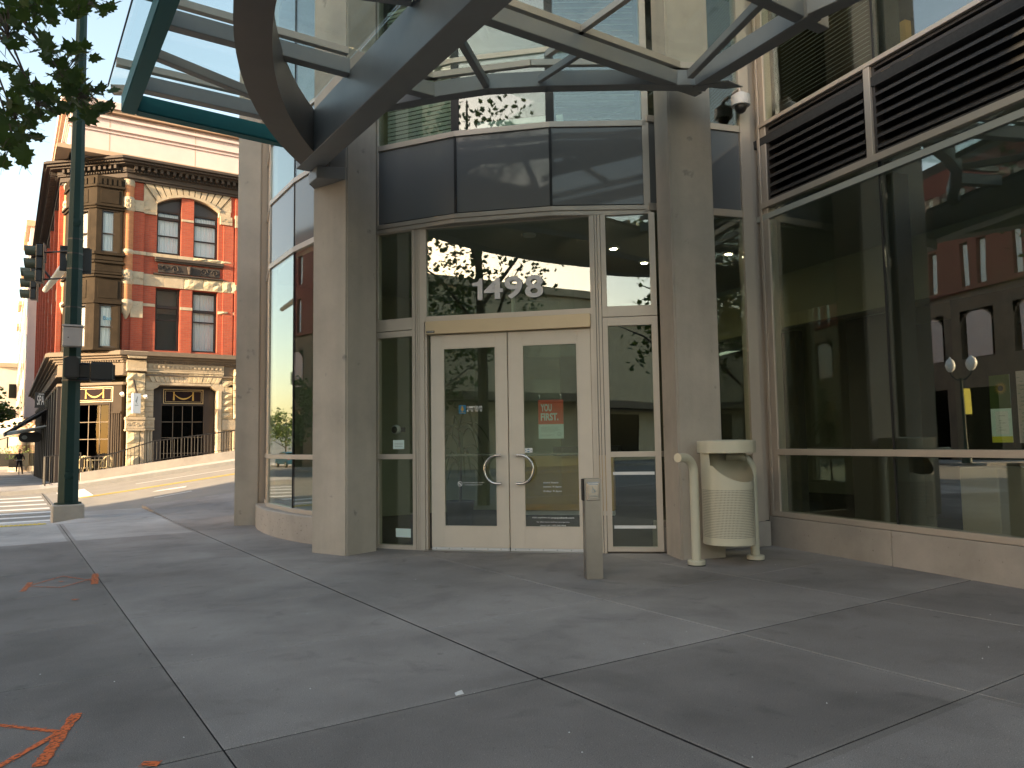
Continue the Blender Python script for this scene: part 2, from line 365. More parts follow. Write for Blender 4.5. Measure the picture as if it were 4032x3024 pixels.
class W:
    """an upright wall plane from plan point p to q; s runs along it, d is out towards the street."""
    def __init__(s, p, q):
        s.p = np.array([p[0], p[1], 0.]); d = np.array([q[0]-p[0], q[1]-p[1], 0.]); s.L = np.linalg.norm(d); s.d = d/s.L
        s.n = np.array([s.d[1], -s.d[0], 0.])
    def pt(s, a, z, d=0.): return s.p+s.d*a+s.n*d+np.array([0, 0, z])
    def hit(s, x, y, off=0.):
        r_ = _ray(x, y); p0 = s.p+s.n*off; k = np.dot(p0-_C, s.n)/np.dot(r_, s.n); h = _C+r_*k; return float(np.dot(h-s.p, s.d)), float(h[2])
    def box(s, mb, a0, a1, z0, z1, d0, d1, mi=0): return mb.obox(s.pt(a0, z0, d0), s.d*(a1-a0), s.n*(d1-d0), (0, 0, z1-z0), mi)
    def poly(s, mb, pts, d0, d1, mi=0): return mb.prism([s.pt(a, z, d0) for a, z in pts], s.n*(d1-d0), mi)
    def holes(s, mb, a0, a1, z0, z1, hs, d0, d1, mi=0):
        A_ = sorted({a0, a1, *[min(max(t, a0), a1) for h in hs for t in h[:2]]}); Z_ = sorted({z0, z1, *[min(max(t, z0), z1) for h in hs for t in h[2:]]})
        for i in range(len(A_)-1):
            j = 0
            while j < len(Z_)-1:
                def solid(j): 
                    ca, cz = (A_[i]+A_[i+1])/2, (Z_[j]+Z_[j+1])/2
                    return not any(h[0] < ca < h[1] and h[2] < cz < h[3] for h in hs)
                if not solid(j): j += 1; continue
                k = j
                while k+1 < len(Z_)-1 and solid(k+1): k += 1
                s.box(mb, A_[i], A_[i+1], Z_[j], Z_[k+1], d0, d1, mi); j = k+1
        return mb
    def frame(s, mb, a0, a1, z0, z1, t, d0, d1, mi=0):
        t4 = t if isinstance(t, (list, tuple)) else (t,)*4          # left, right, bottom, top
        s.box(mb, a0, a0+t4[0], z0, z1, d0, d1, mi); s.box(mb, a1-t4[1], a1, z0, z1, d0, d1, mi)
        s.box(mb, a0+t4[0], a1-t4[1], z0, z0+t4[2], d0, d1, mi); s.box(mb, a0+t4[0], a1-t4[1], z1-t4[3], z1, d0, d1, mi); return mb
    def pane(s, a0, a1, z0, z1, parent, m='glass', d=-.035, name='pane'):
        return s.box(MB(), a0, a1, z0, z1, d-.006, d+.006).build(name, m, parent)
    def text(s, body, a0, a1, z0, z1, d, parent, m, name='lettering', off=0., ext=.0015, res=4, keep=False, flip=False, spacing=1.):
        cu = bpy.data.curves.new('t', 'FONT'); cu.body = body; cu.offset = off; cu.extrude = .0; cu.resolution_u = res; cu.space_character = spacing; cu.align_x = 'CENTER' if keep == 'c' else 'LEFT'
        ob = bpy.data.objects.new('t', cu); COL.objects.link(ob)
        dg = bpy.context.evaluated_depsgraph_get(); me = bpy.data.meshes.new_from_object(ob.evaluated_get(dg))
        bpy.data.objects.remove(ob); bpy.data.curves.remove(cu)
        vs = np.array([v.co[:] for v in me.vertices]); fs = [tuple(p.vertices) for p in me.polygons]; bpy.data.meshes.remove(me)
        lo, hi = vs.min(0), vs.max(0); sx = (a1-a0)/(hi[0]-lo[0]); sy = (z1-z0)/(hi[1]-lo[1])
        if keep: sx = sy = min(sx, sy)
        cx = (a0+a1)/2-sx*(lo[0]+hi[0])/2; cz = (z0+z1)/2-sy*(lo[1]+hi[1])/2
        mb = MB(); top = [s.pt(cx+sx*v[0], cz+sy*v[1], d+ext) for v in vs]; bot = [s.pt(cx+sx*v[0], cz+sy*v[1], d) for v in vs]
        n = len(vs); mb.add(top+bot, fs+[tuple(i+n for i in reversed(f)) for f in fs])
        ed = {}
        for f in fs:
            for i in range(len(f)):
                e = (f[i], f[(i+1) % len(f)]); ed[e] = 1
        for (a, b) in ed:
            if (b, a) not in ed: mb.f.append((b, a, a+n, b+n)); mb.m.append(0)
        return mb.build(name, m, parent)

def ngon_circle(c, r, n, a0=0.): return [(c[0]+r*math.cos(a0+2*math.pi*i/n), c[1]+r*math.sin(a0+2*math.pi*i/n)) for i in range(n)]

# ================================================================== GROUND
def slab_mesh(name, x0, x1, y0, y1, mats, border=.05, gap=.0045, z=0., th=.06):
    """a poured slab: tooled smooth margin round a broomed field, softly rounded arris."""
    mb = MB(); x0 += gap+(.006 if abs(x0-2.49) < .01 else 0); x1 -= gap+(.006 if abs(x1-2.49) < .01 else 0); y0 += gap+(.004 if abs(y0-3.5) < .01 else 0); y1 -= gap+(.004 if abs(y1-3.5) < .01 else 0)
    def ring(i, zz): return [(x0+i, y0+i, zz), (x1-i, y0+i, zz), (x1-i, y1-i, zz), (x0+i, y1-i, zz)]
    R_ = [ring(0, z-th), ring(0, z-.004), ring(.004, z), ring(border, z)]
    vs = sum(R_, []); fs = []; mi = []
    for k in range(3):
        for j in range(4):
            fs.append((k*4+j, k*4+(j+1) % 4, (k+1)*4+(j+1) % 4, (k+1)*4+j)); mi.append(2 if k == 0 else 1)
    mb.add(vs, fs, 1); mb.m = mi; mb.add(ring(border, z), [(0, 1, 2, 3)], 0); return mb
ground = MB().box(-400, 400, -400, 600, -2.2, -2.0).build('ground', 'asphalt', None, kind='structure')
pav = bpy.data.objects.new('pavement', None); COL.objects.link(pav); pav.location = (0, 0, 0); pav['kind'] = 'structure'; ORG['pavement'] = np.zeros(3)
MB().box(-2.1, 8.6, -10, 15.4, -.2, -.02).build('joint_bed', 'joint', pav)
ucols = [(-2.1, -.8), (-.8, .82), (.82, 2.49)]
vrow = [(-10, -6.), (-6, -2.6), (-2.6, .6), (.6, 3.5), (3.5, 8.05), (8.05, 12.4)]
for (a, b) in ucols:
    for (c, d) in vrow:
        cuts_ = [c]+[c+(d-c)*k/3 for k in (1, 2)]+[d] if c > 3 else [c, d]
        for k in range(len(cuts_)-1): slab_mesh('slab', a, b, cuts_[k]+(.004 if k else 0)-(.005 if k else 0), cuts_[k+1]-.0+(.005 if k < 2 else 0)-.004*(k < 2), None, .05 if a > 0 else .03, .0035).build('slab', ['slab_dark' if b < 1 or d < 3.6 else 'slab', 'dim_edge' if b < 1 or d < 3.6 else 'slab_edge', 'joint'], pav)
for (a, b) in ucols: slab_mesh('slab', a, b, 12.4, 15.4, None).build('slab', ['slab_light', 'slab_edge', 'joint'], pav)
for (a, b) in [(2.49, 4.12), (4.12, 5.8), (5.8, 8.6)]:
    for (c, d) in [(-10, -6), (-6, -3), (-3, .5), (.5, 2.0), (2.0, 3.5), (3.5, 4.88), (4.88, 8.05)]:
        slab_mesh('slab', a, b, c, d, None, .05 if a < 3 else .02).build('slab', ['slab_dark' if d < 3.6 and not (a < 3 and d < 2.1) else 'slab', 'dim_edge' if d < 3.6 else 'slab_edge', 'joint'], pav)
slab_mesh('slab', 2.49, 4.4, 8.05, 12.6, None).build('slab', ['slab', 'slab_edge', 'joint'], pav)
# kerb ramp and the slabs running down to the crossing
def road_z(u, v):
    k = min(max((v-18.2)/9.8, 0), 1); u0 = 2.1-1.2*k
    t = u-u0; t = .5*(t+math.sqrt(t*t+.25)); return -.13+.13*t
def main_drop(v): return -.016*max(0, v-30)
def grid(name, us, vs_, fz, m, th=.25, parent=None, **tg):
    mb = MB(); n, k = len(us), len(vs_)
    pts = [(u, v, fz(u, v)) for v in vs_ for u in us]; N = len(pts)
    fs = [(j*n+i, j*n+i+1, (j+1)*n+i+1, (j+1)*n+i) for j in range(k-1) for i in range(n-1)]
    low = [(u, v, z-th) for u, v, z in pts]
    mb.add(pts+low, fs)
    edge = [*range(n)]+[j*n+n-1 for j in range(1, k)]+[(k-1)*n+i for i in range(n-2, -1, -1)]+[j*n for j in range(k-2, 0, -1)]
    for i in range(len(edge)):
        a, b = edge[i], edge[(i+1) % len(edge)]; mb.f.append((b, a, a+N, b+N)); mb.m.append(0)
    return mb.build(name, m, parent, **tg)
lin = lambda a, b, n: [a+(b-a)*i/(n-1) for i in range(n)]
def ramp_z(u, v):
    if u < .8: return -.115*min(max((v-15.4)/2.1, 0), 1)
    t = min(max((v-14.4)/3.6, 0), 1); t = t*t*(3-2*t)
    return t*max(0., road_z(u, 18.2)+.13-.11*min(max((u-2.2)/3, 0), .6)) if u > 2. else -.115*max(0, 1-(u-.8)/.35)*min(max((v-15.4)/2.1, 0), 1)
grid('kerb_ramp', [-2.1, -1.2, .78], lin(15.406, 17.5, 8), ramp_z, 'slab_light', .3, pav)
grid('corner_slab', [.79, .95, 1.16, 2.48], lin(15.406, 18.1, 10), lambda u, v: ramp_z(u, v) if u < 1.2 else 0., 'slab_light', .3, pav)
grid('corner_slab', [2.5]+lin(3, 14, 20), lin(12.63, 18.25, 14), lambda u, v: ramp_z(u, v)-.001, 'slab', .5, pav)
MB().box(2.485, 2.505, 12.6, 18.2, -.3, -.012).build('joint_bed', 'joint', pav)
mb = MB(); mb.box(-1.4, .64, 15.62, 16.25, -.2, 0)
tz = lambda v: ramp_z(0, v)+.006
tm = MB().add([(-2., 15.6, tz(15.6)), (.64, 15.6, tz(15.6)), (.64, 16.22, tz(16.22)), (-2., 16.22, tz(16.22))], [(0, 1, 2, 3)])
tm.add([(-2., 15.6, -.2), (.64, 15.6, -.2), (.64, 16.22, -.2), (-2., 16.22, -.2)], [(3, 2, 1, 0), (0, 1, -3, -4), (1, 2, -2, -3), (2, 3, -1, -2), (3, 0, -4, -1)])
tact = tm.build('tactile_paving', 'yellow_tactile', pav)
dm = MB().lathe((0, 0, 0), [(.024, 0), (.02, .006), (.012, .009)], 8).mesh('dome', 'yellow_tactile')
dmb = MB()
for i in range(36):
    for j in range(9):
        q = (-1.9+i*.07, 15.65+j*.066)
        dmb.lathe((q[0], q[1], tz(q[1])), [(.024, 0), (.018, .007)], 6)
dmb.build('tactile_domes', 'yellow_tactile', tact, kind='stuff')
# kerb along the main street (left of frame) and along the side street
MB().box(-2.3, -2.11, -60, 15.3, -.3, -.004).build('kerb', 'kerb', None, kind='structure')
# roads
us = lin(-60, -4, 10)+lin(-2, 14, 33)+lin(16, 60, 10)
grid('side_street', us, lin(17.505, 28, 14), road_z, 'road_concrete', .6, None, kind='structure')
grid('main_street', [-15.5, -9, -2.31], lin(-120, 17.5, 12), lambda u, v: -.135, 'asphalt', .5, None, kind='structure')
grid('main_street', [-15.5, -9, -2.31], [28.005, 30, 60, 120, 260], lambda u, v: -.135+main_drop(v), 'asphalt', .5, None, kind='structure')
# far side: kerb, pavements
def far_z(u, v): return road_z(u, 28)+.135 if u > 1 else .0
grid('far_pavement', [-2.3]+lin(-1, 13, 29)+[30, 60], [28.16, 29.2, 31.2], lambda u, v: road_z(u, 28)+.135 if u > .2 else road_z(.2, 28)+.135, 'slab_light', .5, None, kind='structure')
grid('far_kerb', [-2.3]+lin(-1, 13, 29)+[30, 60], [28.005, 28.15], lambda u, v: road_z(u, 28)+(.14 if u > .3 else .10), 'kerb', .6, None, kind='structure')
fp = grid('street_pavement', [-2.3, -.4, 1.9], [31.205, 33, 38, 44, 50, 58, 66, 80, 110, 200], lambda u, v: road_z(.2, 28)+.135+main_drop(v), 'slab', .5, None, kind='structure')
grid('opposite_pavement', [-26, -15.51], [-120, 0, 17.5], lambda u, v: 0., 'slab', .5, None, kind='structure')
grid('opposite_pavement', [-26, -15.51], [28.0, 40, 60, 120, 240], lambda u, v: main_drop(v), 'slab_light', .5, None, kind='structure')
grid('kerb', [-2.45, -2.31], [28.3, 30, 60, 120, 200], lambda u, v: main_drop(v)-.01, 'kerb', .5, None, kind='structure')
# painted lines
def paint(name, quad, m, fz=road_z, lift=.005, n=6, th=.004):
    """a painted quad (4 plan corners) draped on the road."""
    mb = MB(); (a, b, c, d) = [np.array(q, float) for q in quad]; top = []
    for i in range(n+1):
        t = i/n
        for p in (a+(b-a)*t, d+(c-d)*t): top.append((p[0], p[1], fz(p[0], p[1])+lift))
    mb.add(top, [(2*i, 2*i+2, 2*i+3, 2*i+1) for i in range(n)])
    return mb.build(name, m, None, kind='structure')
for v0, v1 in [(17.62, 18.0), (18.75, 19.1), (19.95, 20.35), (21.2, 21.65), (22.75, 23.2), (24.4, 24.95), (26.0, 26.5)]:
    paint('crossing_stripe', [(-2.2, v0), (.93, v0), (.93, v1), (-2.2, v1)], 'white_line')
paint('centre_line', [(1.75, 23.9), (40, 23.2), (40, 23.33), (1.75, 24.03)], 'yellow_line', n=40)
paint('centre_line', [(1.75, 24.13), (40, 23.43), (40, 23.56), (1.75, 24.26)], 'yellow_line', n=40)
paint('stop_line', [(1.35, 24.3), (2.1, 24.3), (2.1, 27.4), (1.35, 27.4)], 'white_line')
paint('lane_line', [(3.4, 26.1), (7, 26.0), (7, 26.12), (3.4, 26.22)], 'white_line')
paint('lane_line', [(8.5, 25.9), (12, 25.8), (12, 25.92), (8.5, 26.02)], 'white_line')
paint('lane_line', [(3.1, 20.6), (4.0, 20.75), (4.0, 20.9), (3.1, 20.72)], 'white_line')
paint('lane_line', [(3.3, 22.4), (4.1, 22.2), (4.2, 22.5), (3.5, 22.6)], 'white_line')
paint('gutter_joint', [(-2.2, 19.4), (.98, 19.4), (.98, 19.43), (-2.2, 19.43)], 'joint')
jl = [(-1.0, 0), ]
paint('gutter_joint', [(.98, 17.6), (1.01, 17.6), (1.01, 27.9), (.98, 27.9)], 'joint')
# orange utility marks sprayed on the pavement
def sprayed(name, segs, m='orange'):
    """each stroke is a ragged ribbon with over-spray flecks."""
    mb = MB()
    for k_, (p, q, w_) in enumerate(segs):
        p, q = np.array(p[:2]), np.array(q[:2]); d = q-p; L = np.linalg.norm(d); d /= L; x = np.array([-d[1], d[0]]); n = max(3, int(L/.03)); zz = .003+.0006*k_
        pts = []
        for i in range(n+1):
            c = p+d*L*i/n; h = w_/2*(.8+.4*random.random()); pts += [(*(c+x*h), zz), (*(c-x*h), zz)]
        mb.add(pts, [(2*i, 2*i+1, 2*i+3, 2*i+2) for i in range(n)])
        for i in range(int(L*160)):
            c = p+d*L*random.random()+x*random.gauss(0, w_*.55); r = random.uniform(.0015, .004)
            mb.add([(c[0]-r, c[1], .0026), (c[0], c[1]-r, .0026), (c[0]+r, c[1], .0026), (c[0], c[1]+r, .0026)], [(0, 1, 2, 3)])
    return mb.build(name, m, None, kind='structure')
Z4 = lambda x, y: onz(x/1.0972, 2000+y/1.0972)
sprayed('paint_mark', [(Z4(-140, 925), Z4(262, 970), .03), (Z4(332, 890), Z4(165, 1120), .05), (Z4(262, 970), Z4(-60, 1150), .035), (Z4(610, 1110), Z4(690, 1108), .05)])
sprayed('paint_mark', [(Z4(132, 322), Z4(98, 362), .05), (Z4(412, 285), Z4(408, 330), .06), (Z4(120, 340), Z4(270, 296), .02), (Z4(270, 296), Z4(405, 316), .02), (Z4(130, 342), Z4(265, 345), .018), (Z4(265, 345), Z4(405, 305), .02), (Z4(255, 320), Z4(272, 321), .03), (Z4(310, 400), Z4(340, 398), .04)], 'orange_faint')
# pale crumbs and a scrap of litter
cr = MB()
for i in range(40):
    u, v = random.uniform(-1, 7), random.uniform(1.5, 9); r = random.uniform(.002, .005)
    cr.add([(u-r, v, .001), (u+r*.5, v-r, .001), (u+r, v+r*.6, .001), (u, v, .001+r)], [(0, 1, 3), (1, 2, 3), (2, 0, 3), (0, 2, 1)])
cr.build('crumbs', 'white', None, kind='stuff')
q = Z4(1982, 805)
lit = MB().add([(q[0]-.028, q[1]-.02, .003), (q[0]+.02, q[1]-.02, .004), (q[0]+.026, q[1]+.014, .014), (q[0]-.014, q[1]+.02, .005), (q[0], q[1], .017)], [(0, 1, 4), (1, 2, 4), (2, 3, 4), (3, 0, 4), (0, 3, 2, 1)])
lit.build('litter_scrap', 'white', None, label='small crumpled scrap of white paper lying on the pavement joint', cat='litter')

# ================================================================== THE BANK
BO = (6., 8., 0.)
bank = thing('bank_building', BO, 'modern glass and concrete bank with curved corner entrance marked 1498', 'building')
S0, S1, S2, S3 = (3.885, 8.977), (4.246, 8.418), (5.744, 6.858), (6.315, 6.363)
PP = [(3.91, 8.918), (4.506, 7.965), (5.346, 7.117), (6.309, 6.472)]
Lw, Dw, Rw = W(S0, S1), W(S1, S2), W(S2, S3)
C0 = (7.78, 6.02); XW = W(C0, (C0[0]-.198, C0[1]-.98))
CW = W((6.30, 6.45), (7.73, 6.02))                    # recessed strip between the right column and the corner
ctr = (9.2, 11.2)
def circ_at(x, R_, y=1800):
    """plan point where the view ray through column x meets the drum of radius R_."""
    d = _ray(x, y)[:2]; a = d@d; b_ = -2*(d@np.array(ctr)); c = np.dot(ctr, ctr)-R_*R_
    t = (-b_-math.sqrt(b_*b_-4*a*c))/(2*a); return d*t
G = [(3.60, 12.86), tuple(circ_at(1052, 5.87)), tuple(circ_at(1146, 5.87)), (3.50, 9.35)]
TOPZ = 10.4
# --- columns and pilaster
def column(name, pts, h, bev=.03):
    return MB().prism([(*p, -.05) for p in pts], (0, 0, h)).build(name, 'concrete', bank, bevel=bev, seg=2)
def rect(o, d, n, a, b): 
    o, d, n = np.array(o), np.array(d), np.array(n); return [o, o+d*a, o+d*a+n*b, o+n*b]
d1 = np.array([.357, -.934]); d1 /= np.linalg.norm(d1); n1 = np.array([.934, .357]); n1 /= np.linalg.norm(n1)
column('column', rect((3.124, 9.125), d1, n1, .617, .50), TOPZ, .018)
d2 = np.array([.952, -.307]); d2 /= np.linalg.norm(d2); n2 = np.array([.307, .952]); n2 /= np.linalg.norm(n2)
column('column', [(6.108, 5.909), np.array((6.108, 5.909))+d2*.545, np.array((6.108, 5.909))+d2*.56+n2*.40, (6.33, 6.36)], TOPZ, .02)
column('pilaster', [(3.15, 12.97), (3.50, 12.84), (3.66, 13.3), (4.0, 14.6), (3.66, 14.6)], TOPZ, .012)
MB().box(3.78, 14, 14.4, 15.0, .0, TOPZ).build('side_wall', 'concrete', bank)
# --- curved low wall under the rounded glass
N_ = 26; av = [math.atan2(9.25-ctr[1], 3.4-ctr[0]), math.atan2(12.75-ctr[1], 3.4-ctr[0])]; av[0] += 2*math.pi if av[0] < 0 else 0; av[1] += 2*math.pi if av[1] < 0 else 0
bs = MB().lathe((*ctr, 0), [(5.55, 0), (5.97, 0), (5.97, .345), (5.955, .36), (5.55, .36), (5.55, 0)], N_, ang=(av[1], av[0])).build('curved_base', 'base_concrete', bank, smooth=True, angle=30)
pk = MB()                                              # bug holes cast into the face
for i in range(60):
    a = random.uniform(av[1]+.02, av[0]-.02); z = random.uniform(.04, .32); r = random.uniform(.004, .011); R0 = 5.9705
    c = np.array([ctr[0]+R0*math.cos(a), ctr[1]+R0*math.sin(a), z]); t = np.array([-math.sin(a), math.cos(a), 0])
    pk.add([c+t*r*math.cos(b)*.8+np.array([0, 0, r*math.sin(b)]) for b in [k*math.pi/3 for k in range(6)]], [(0, 1, 2, 3, 4, 5)])
pk.build('pock_marks', 'plaster_dark', bs, kind='stuff')
# --- rounded curtain wall on the left
cw = MB()
Gw = [W(G[i], G[i+1]) for i in range(3)]
zr = [(.36, .42), (1.10, 1.165), (4.06, 4.14), (5.08, 5.15), (6.05, 6.11), (8.9, 8.96), (10.3, 10.4)]
def joined_rail(mb, poly, z0, z1, d0, d1):
    """a rail that follows a chain of wall planes with mitred corners."""
    ws = [W(poly[i], poly[i+1]) for i in range(len(poly)-1)]
    def off(i, d):
        p = np.array([*poly[i], 0.])
        if i == 0: return p+ws[0].n*d
        if i == len(poly)-1: return p+ws[-1].n*d
        n_ = ws[i-1].n+ws[i].n; n_ /= np.linalg.norm(n_); return p+n_*d/np.dot(n_, ws[i].n)
    for i in range(len(ws)):
        a, b, c, e = off(i, d0), off(i+1, d0), off(i+1, d1), off(i, d1)
        mb.prism([(*a[:2], z0), (*b[:2], z0), (*c[:2], z0), (*e[:2], z0)], (0, 0, z1-z0))
for z0, z1 in zr: joined_rail(cw, G, z0, z1, -.12, .0)
Gw[0].box(cw, Gw[0].L-.035, Gw[0].L-.0, .42, 10.3, -.12, -.004)
for a_, b_ in ((.10, .30), (.32, .52), (.54, Gw[0].L)): Gw[0].box(cw, Gw[0].L-b_, Gw[0].L-a_, .42, 10.3, -.12, -.02)
fr = cw.build('window_frame', 'frame', bank, bevel=.003)
MB().box(3.515, 3.64, 12.875, 13.25, .0, 10.4).build('end_post', 'frame', bank, bevel=.004)
jm = MB()
for k in (1,):
    Gw[k].box(jm, Gw[k].L-.012, Gw[k].L+.012, .42, 10.3, -.05, -.016)
jm.build('glass_joint', 'gasket', fr)
for i in range(3):
    for k in range(len(zr)-1):
        a1 = Gw[i].L-(.04 if i == 0 else .012)
        m_ = 'spandrel' if k in (2, 5) else 'glass'
        Gw[i].pane(.012 if i else .03, a1, zr[k][1]+.003, zr[k+1][0]-.003, fr, m_, -.03, 'spandrel_panel' if k in (2, 5) else 'pane')
# --- entrance: sidelights, doors, transom
sl = MB()
Lw.frame(sl, 0, .555+.002, 0, 2.71, (.055, .002, .05, .075), -.09, 0); Lw.box(sl, .055, .555, 1.105, 1.167, -.085, -.002)
Lw.frame(sl, 0, .555+.002, 2.718, 3.985, (.055, .002, .15, .012), -.09, 0)
for a, b, d in [(.557, .600, 0.), (.606, .632, -.004), (.638, .663, 0.)]: Lw.box(sl, a, b, 0, 3.985, -.10, d)
s1 = sl.build('sidelight', 'pale_frame', bank, bevel=.002)
for z0, z1 in [(.05, 1.105), (1.167, 2.635), (2.868, 3.973)]: Lw.pane(.056, .554, z0, z1, s1)
sr = MB()
Rw.frame(sr, .105, .745, .02, 2.745, (.06, .07, .05, .10), -.09, 0); Rw.box(sr, .165, .675, 1.105, 1.167, -.085, -.002)
Rw.frame(sr, .105, .745, 2.753, 3.985, (.06, .07, .125, .012), -.09, 0)
for a, b, d in [(.0, .03, 0), (.036, .060, -.004), (.066, .099, 0.)]: Rw.box(sr, a, b, 0, 3.985, -.10, d)
s3 = sr.build('sidelight', 'pale_frame', bank, bevel=.002)
for z0, z1 in [(.07, 1.105), (1.167, 2.645), (2.878, 3.973)]: Rw.pane(.166, .674, z0, z1, s3)
for z in (.915, .298): Rw.box(MB(), .185, .662, z-.018, z+.018, -.0285, -.0270).build('safety_stripe', 'white_vinyl', s3)
gaskets = MB()
Lw.box(gaskets, .0, Lw.L, 0.0, 3.985, -.12, -.101) if False else None
tr = MB()
Dw.frame(tr, .0, 2.163, 2.80, 3.985, (.09, .03, .066, .012), -.09, 0); Dw.box(tr, 0, .06, 0, 2.80, -.09, 0); Dw.box(tr, 2.122, 2.163, 0, 2.80, -.09, 0); Dw.box(tr, .064, .090, 0, 2.80, -.09, -.012)
ts = tr.build('transom_window', 'pale_frame', bank, bevel=.002); Dw.pane(.091, 2.132, 2.867, 3.972, ts)
op = MB(); Dw.box(op, .092, 2.13, 2.635, 2.795, -.10, .055); opo = op.build('door_operator', 'operator', bank, bevel=.004)
npl = MB(); Dw.box(npl, .108, .212, 2.650, 2.676, .0555, .058); nplo = npl.build('name_plate', 'black', opo, bevel=.003)
Dw.text('STANLEY', .117, .203, 2.657, 2.669, .0585, opo, 'white_vinyl', off=.02)
thr = MB(); Dw.box(thr, .06, 2.13, -.01, .012, -.12, .10); thr.build('threshold', 'stainless', bank, bevel=.004)
def door(a0, a1, g0, g1, hs, mirror):
    mb = MB()
    Dw.frame(mb, a0, a1, .042, 2.628, (g0-a0, a1-g1, .245, .165), -.065, -.012)
    d_ = mb.build('door', 'door_frame', bank, bevel=.0025)
    Dw.pane(g0+.001, g1-.001, .288, 2.462, d_)
    st = MB(); Dw.frame(st, g0, g1, .287, 2.463, .012, -.025, -.0085); st.build('glazing_bead', 'door_frame', d_)
    kp = MB(); Dw.box(kp, a0+.004, a1-.004, .004, .040, -.05, -.008); kpo = kp.build('kick_strip', 'white', d_, bevel=.001)
    sc_ = MB()
    for i in range(6):
        s_ = a0+.06+(a1-a0-.1)*i/5.4; sc_.tube([Dw.pt(s_, .028, -.008), Dw.pt(s_, .028, -.0055)], .006, 6)
    sc_.build('screw', 'grey_print', kpo)
    # D-shaped pull of bent steel tube
    pts = [Dw.pt(hs, 1.14, -.014), Dw.pt(hs, 1.14, .045)]
    sgn = -1 if not mirror else 1
    ring = [Dw.pt(hs+sgn*(.05+.155*math.sin(t)), .972+.168*math.cos(t), .055) for t in [math.pi*k/18 for k in range(19)]]
    path = [Dw.pt(hs, 1.14, .055)]+ring+[Dw.pt(hs, .804, .055)]
    hb = MB().tube(path, .0155, 12)
    for z in (1.14, .804): hb.tube([Dw.pt(hs+sgn*.02, z, -.012), Dw.pt(hs+sgn*.02, z, .055)], .011, 10)
    hb.build('handle', 'chrome', d_, smooth=True)
    pb = MB(); Dw.box(pb, g0-.02, g1+.02, 1.135, 1.160, -.13, -.10); pb.build('push_bar', 'chrome', d_, bevel=.004)
    return d_
dL = door(.137, 1.106, .298, .966, 1.03, False); dR = door(1.118, 2.118, 1.292, 1.960, 1.215, True)
# vinyl lettering on the doors
tx = lambda b, a0, a1, z0, z1, p, off=.0, m='white_vinyl', d=-.0285, keep=False, sp=1.: Dw.text(b, a0, a1, z0, z1, d, p, m, 'lettering', off, .0006, 3, keep, spacing=sp)
tx('store hours', 1.522, 1.700, .803, .826, dR, .006); tx('mtwt: 9-5pm', 1.522, 1.735, .750, .773, dR, .006); tx('friday: 9-6pm', 1.522, 1.738, .697, .722, dR, .006)
tx('visit anytime at', 1.380, 1.592, .388, .412, dR, .004); tx('umpquabank.com', 1.602, 1.880, .386, .412, dR, .022)
tx('for after-hours facilities emergencies', 1.434, 1.824, .340, .358, dR, .004); tx('please call 1-877-240-4868', 1.477, 1.782, .300, .318, dR, .004)
tx('thanks for keeping our grounds', .535, .800, .806, .823, dL, .004); tx('and buildings smoke free', .560, .775, .780, .796, dL, .004)
ns = MB(); c_ = (.495, .800)
for k in range(28):
    a, b = 2*math.pi*k/28, 2*math.pi*(k+1)/28
    Dw.poly(ns, [(c_[0]+.024*math.cos(a), c_[1]+.024*math.sin(a)), (c_[0]+.030*math.cos(a), c_[1]+.030*math.sin(a)), (c_[0]+.030*math.cos(b), c_[1]+.030*math.sin(b)), (c_[0]+.024*math.cos(b), c_[1]+.024*math.sin(b))], -.0285, -.0278)
Dw.poly(ns, [(c_[0]-.020, c_[1]+.014), (c_[0]-.014, c_[1]+.020), (c_[0]+.020, c_[1]-.014), (c_[0]+.014, c_[1]-.020)], -.0285, -.0274)
Dw.box(ns, c_[0]-.018, c_[0]+.016, c_[1]-.004, c_[1]+.003, -.0285, -.0279)
ns.build('no_smoking_symbol', 'white_vinyl', dL)
lg = MB(); Dw.box(lg, .488, .578, 1.650, 1.756, -.0285, -.0278); lgo = lg.build('logo', 'blue_print', dL)
lt = MB()
for k, (wd, z0, z1) in enumerate([(.012, 1.728, 1.748), (.019, 1.712, 1.733), (.025, 1.697, 1.718), (.019, 1.686, 1.702)]):
    Dw.poly(lt, [(.533-wd, z0), (.533+wd, z0), (.533+wd*.25, z1), (.533-wd*.25, z1)], -.0277, -.0272+.0001*k)
Dw.box(lt, .529, .537, 1.668, 1.688, -.0277, -.0270)
for k in range(5): Dw.poly(lt, [(.500+.013*k, 1.660+.003*(k % 2)), (.513+.013*k, 1.663-.003*(k % 2)), (.513+.013*k, 1.667-.003*(k % 2)), (.500+.013*k, 1.664+.003*(k % 2))], -.0277, -.0271)
lt.build('logo_tree', 'gold', lgo)
tx('UMPQUA', .592, .787, 1.710, 1.742, dL, .016); tx('B \u00b7 A \u00b7 N \u00b7 K', .592, .787, 1.673, 1.695, dL, .016)
Dw.box(MB(), .592, .787, 1.7015, 1.7055, -.0285, -.0278).build('logo_rule', 'white_vinyl', dL)
# metal house number pinned to the transom glass
Dw.poly(MB(), [(.752, 3.035), (.812, 3.035), (.812, 3.300), (.775, 3.300), (.765, 3.272), (.742, 3.258), (.686, 3.252), (.686, 3.210), (.752, 3.210)], -.012, .006).build('house_number', 'number_metal', ts, bevel=.001)
for ch, a0, a1, z0, z1 in [('4', .832, 1.068, 3.037, 3.300), ('9', 1.092, 1.312, 3.030, 3.305), ('8', 1.345, 1.568, 3.030, 3.305)]:
    Dw.text(ch, a0, a1, z0, z1, -.012, ts, 'number_metal', 'house_number', .022, .018, 10)
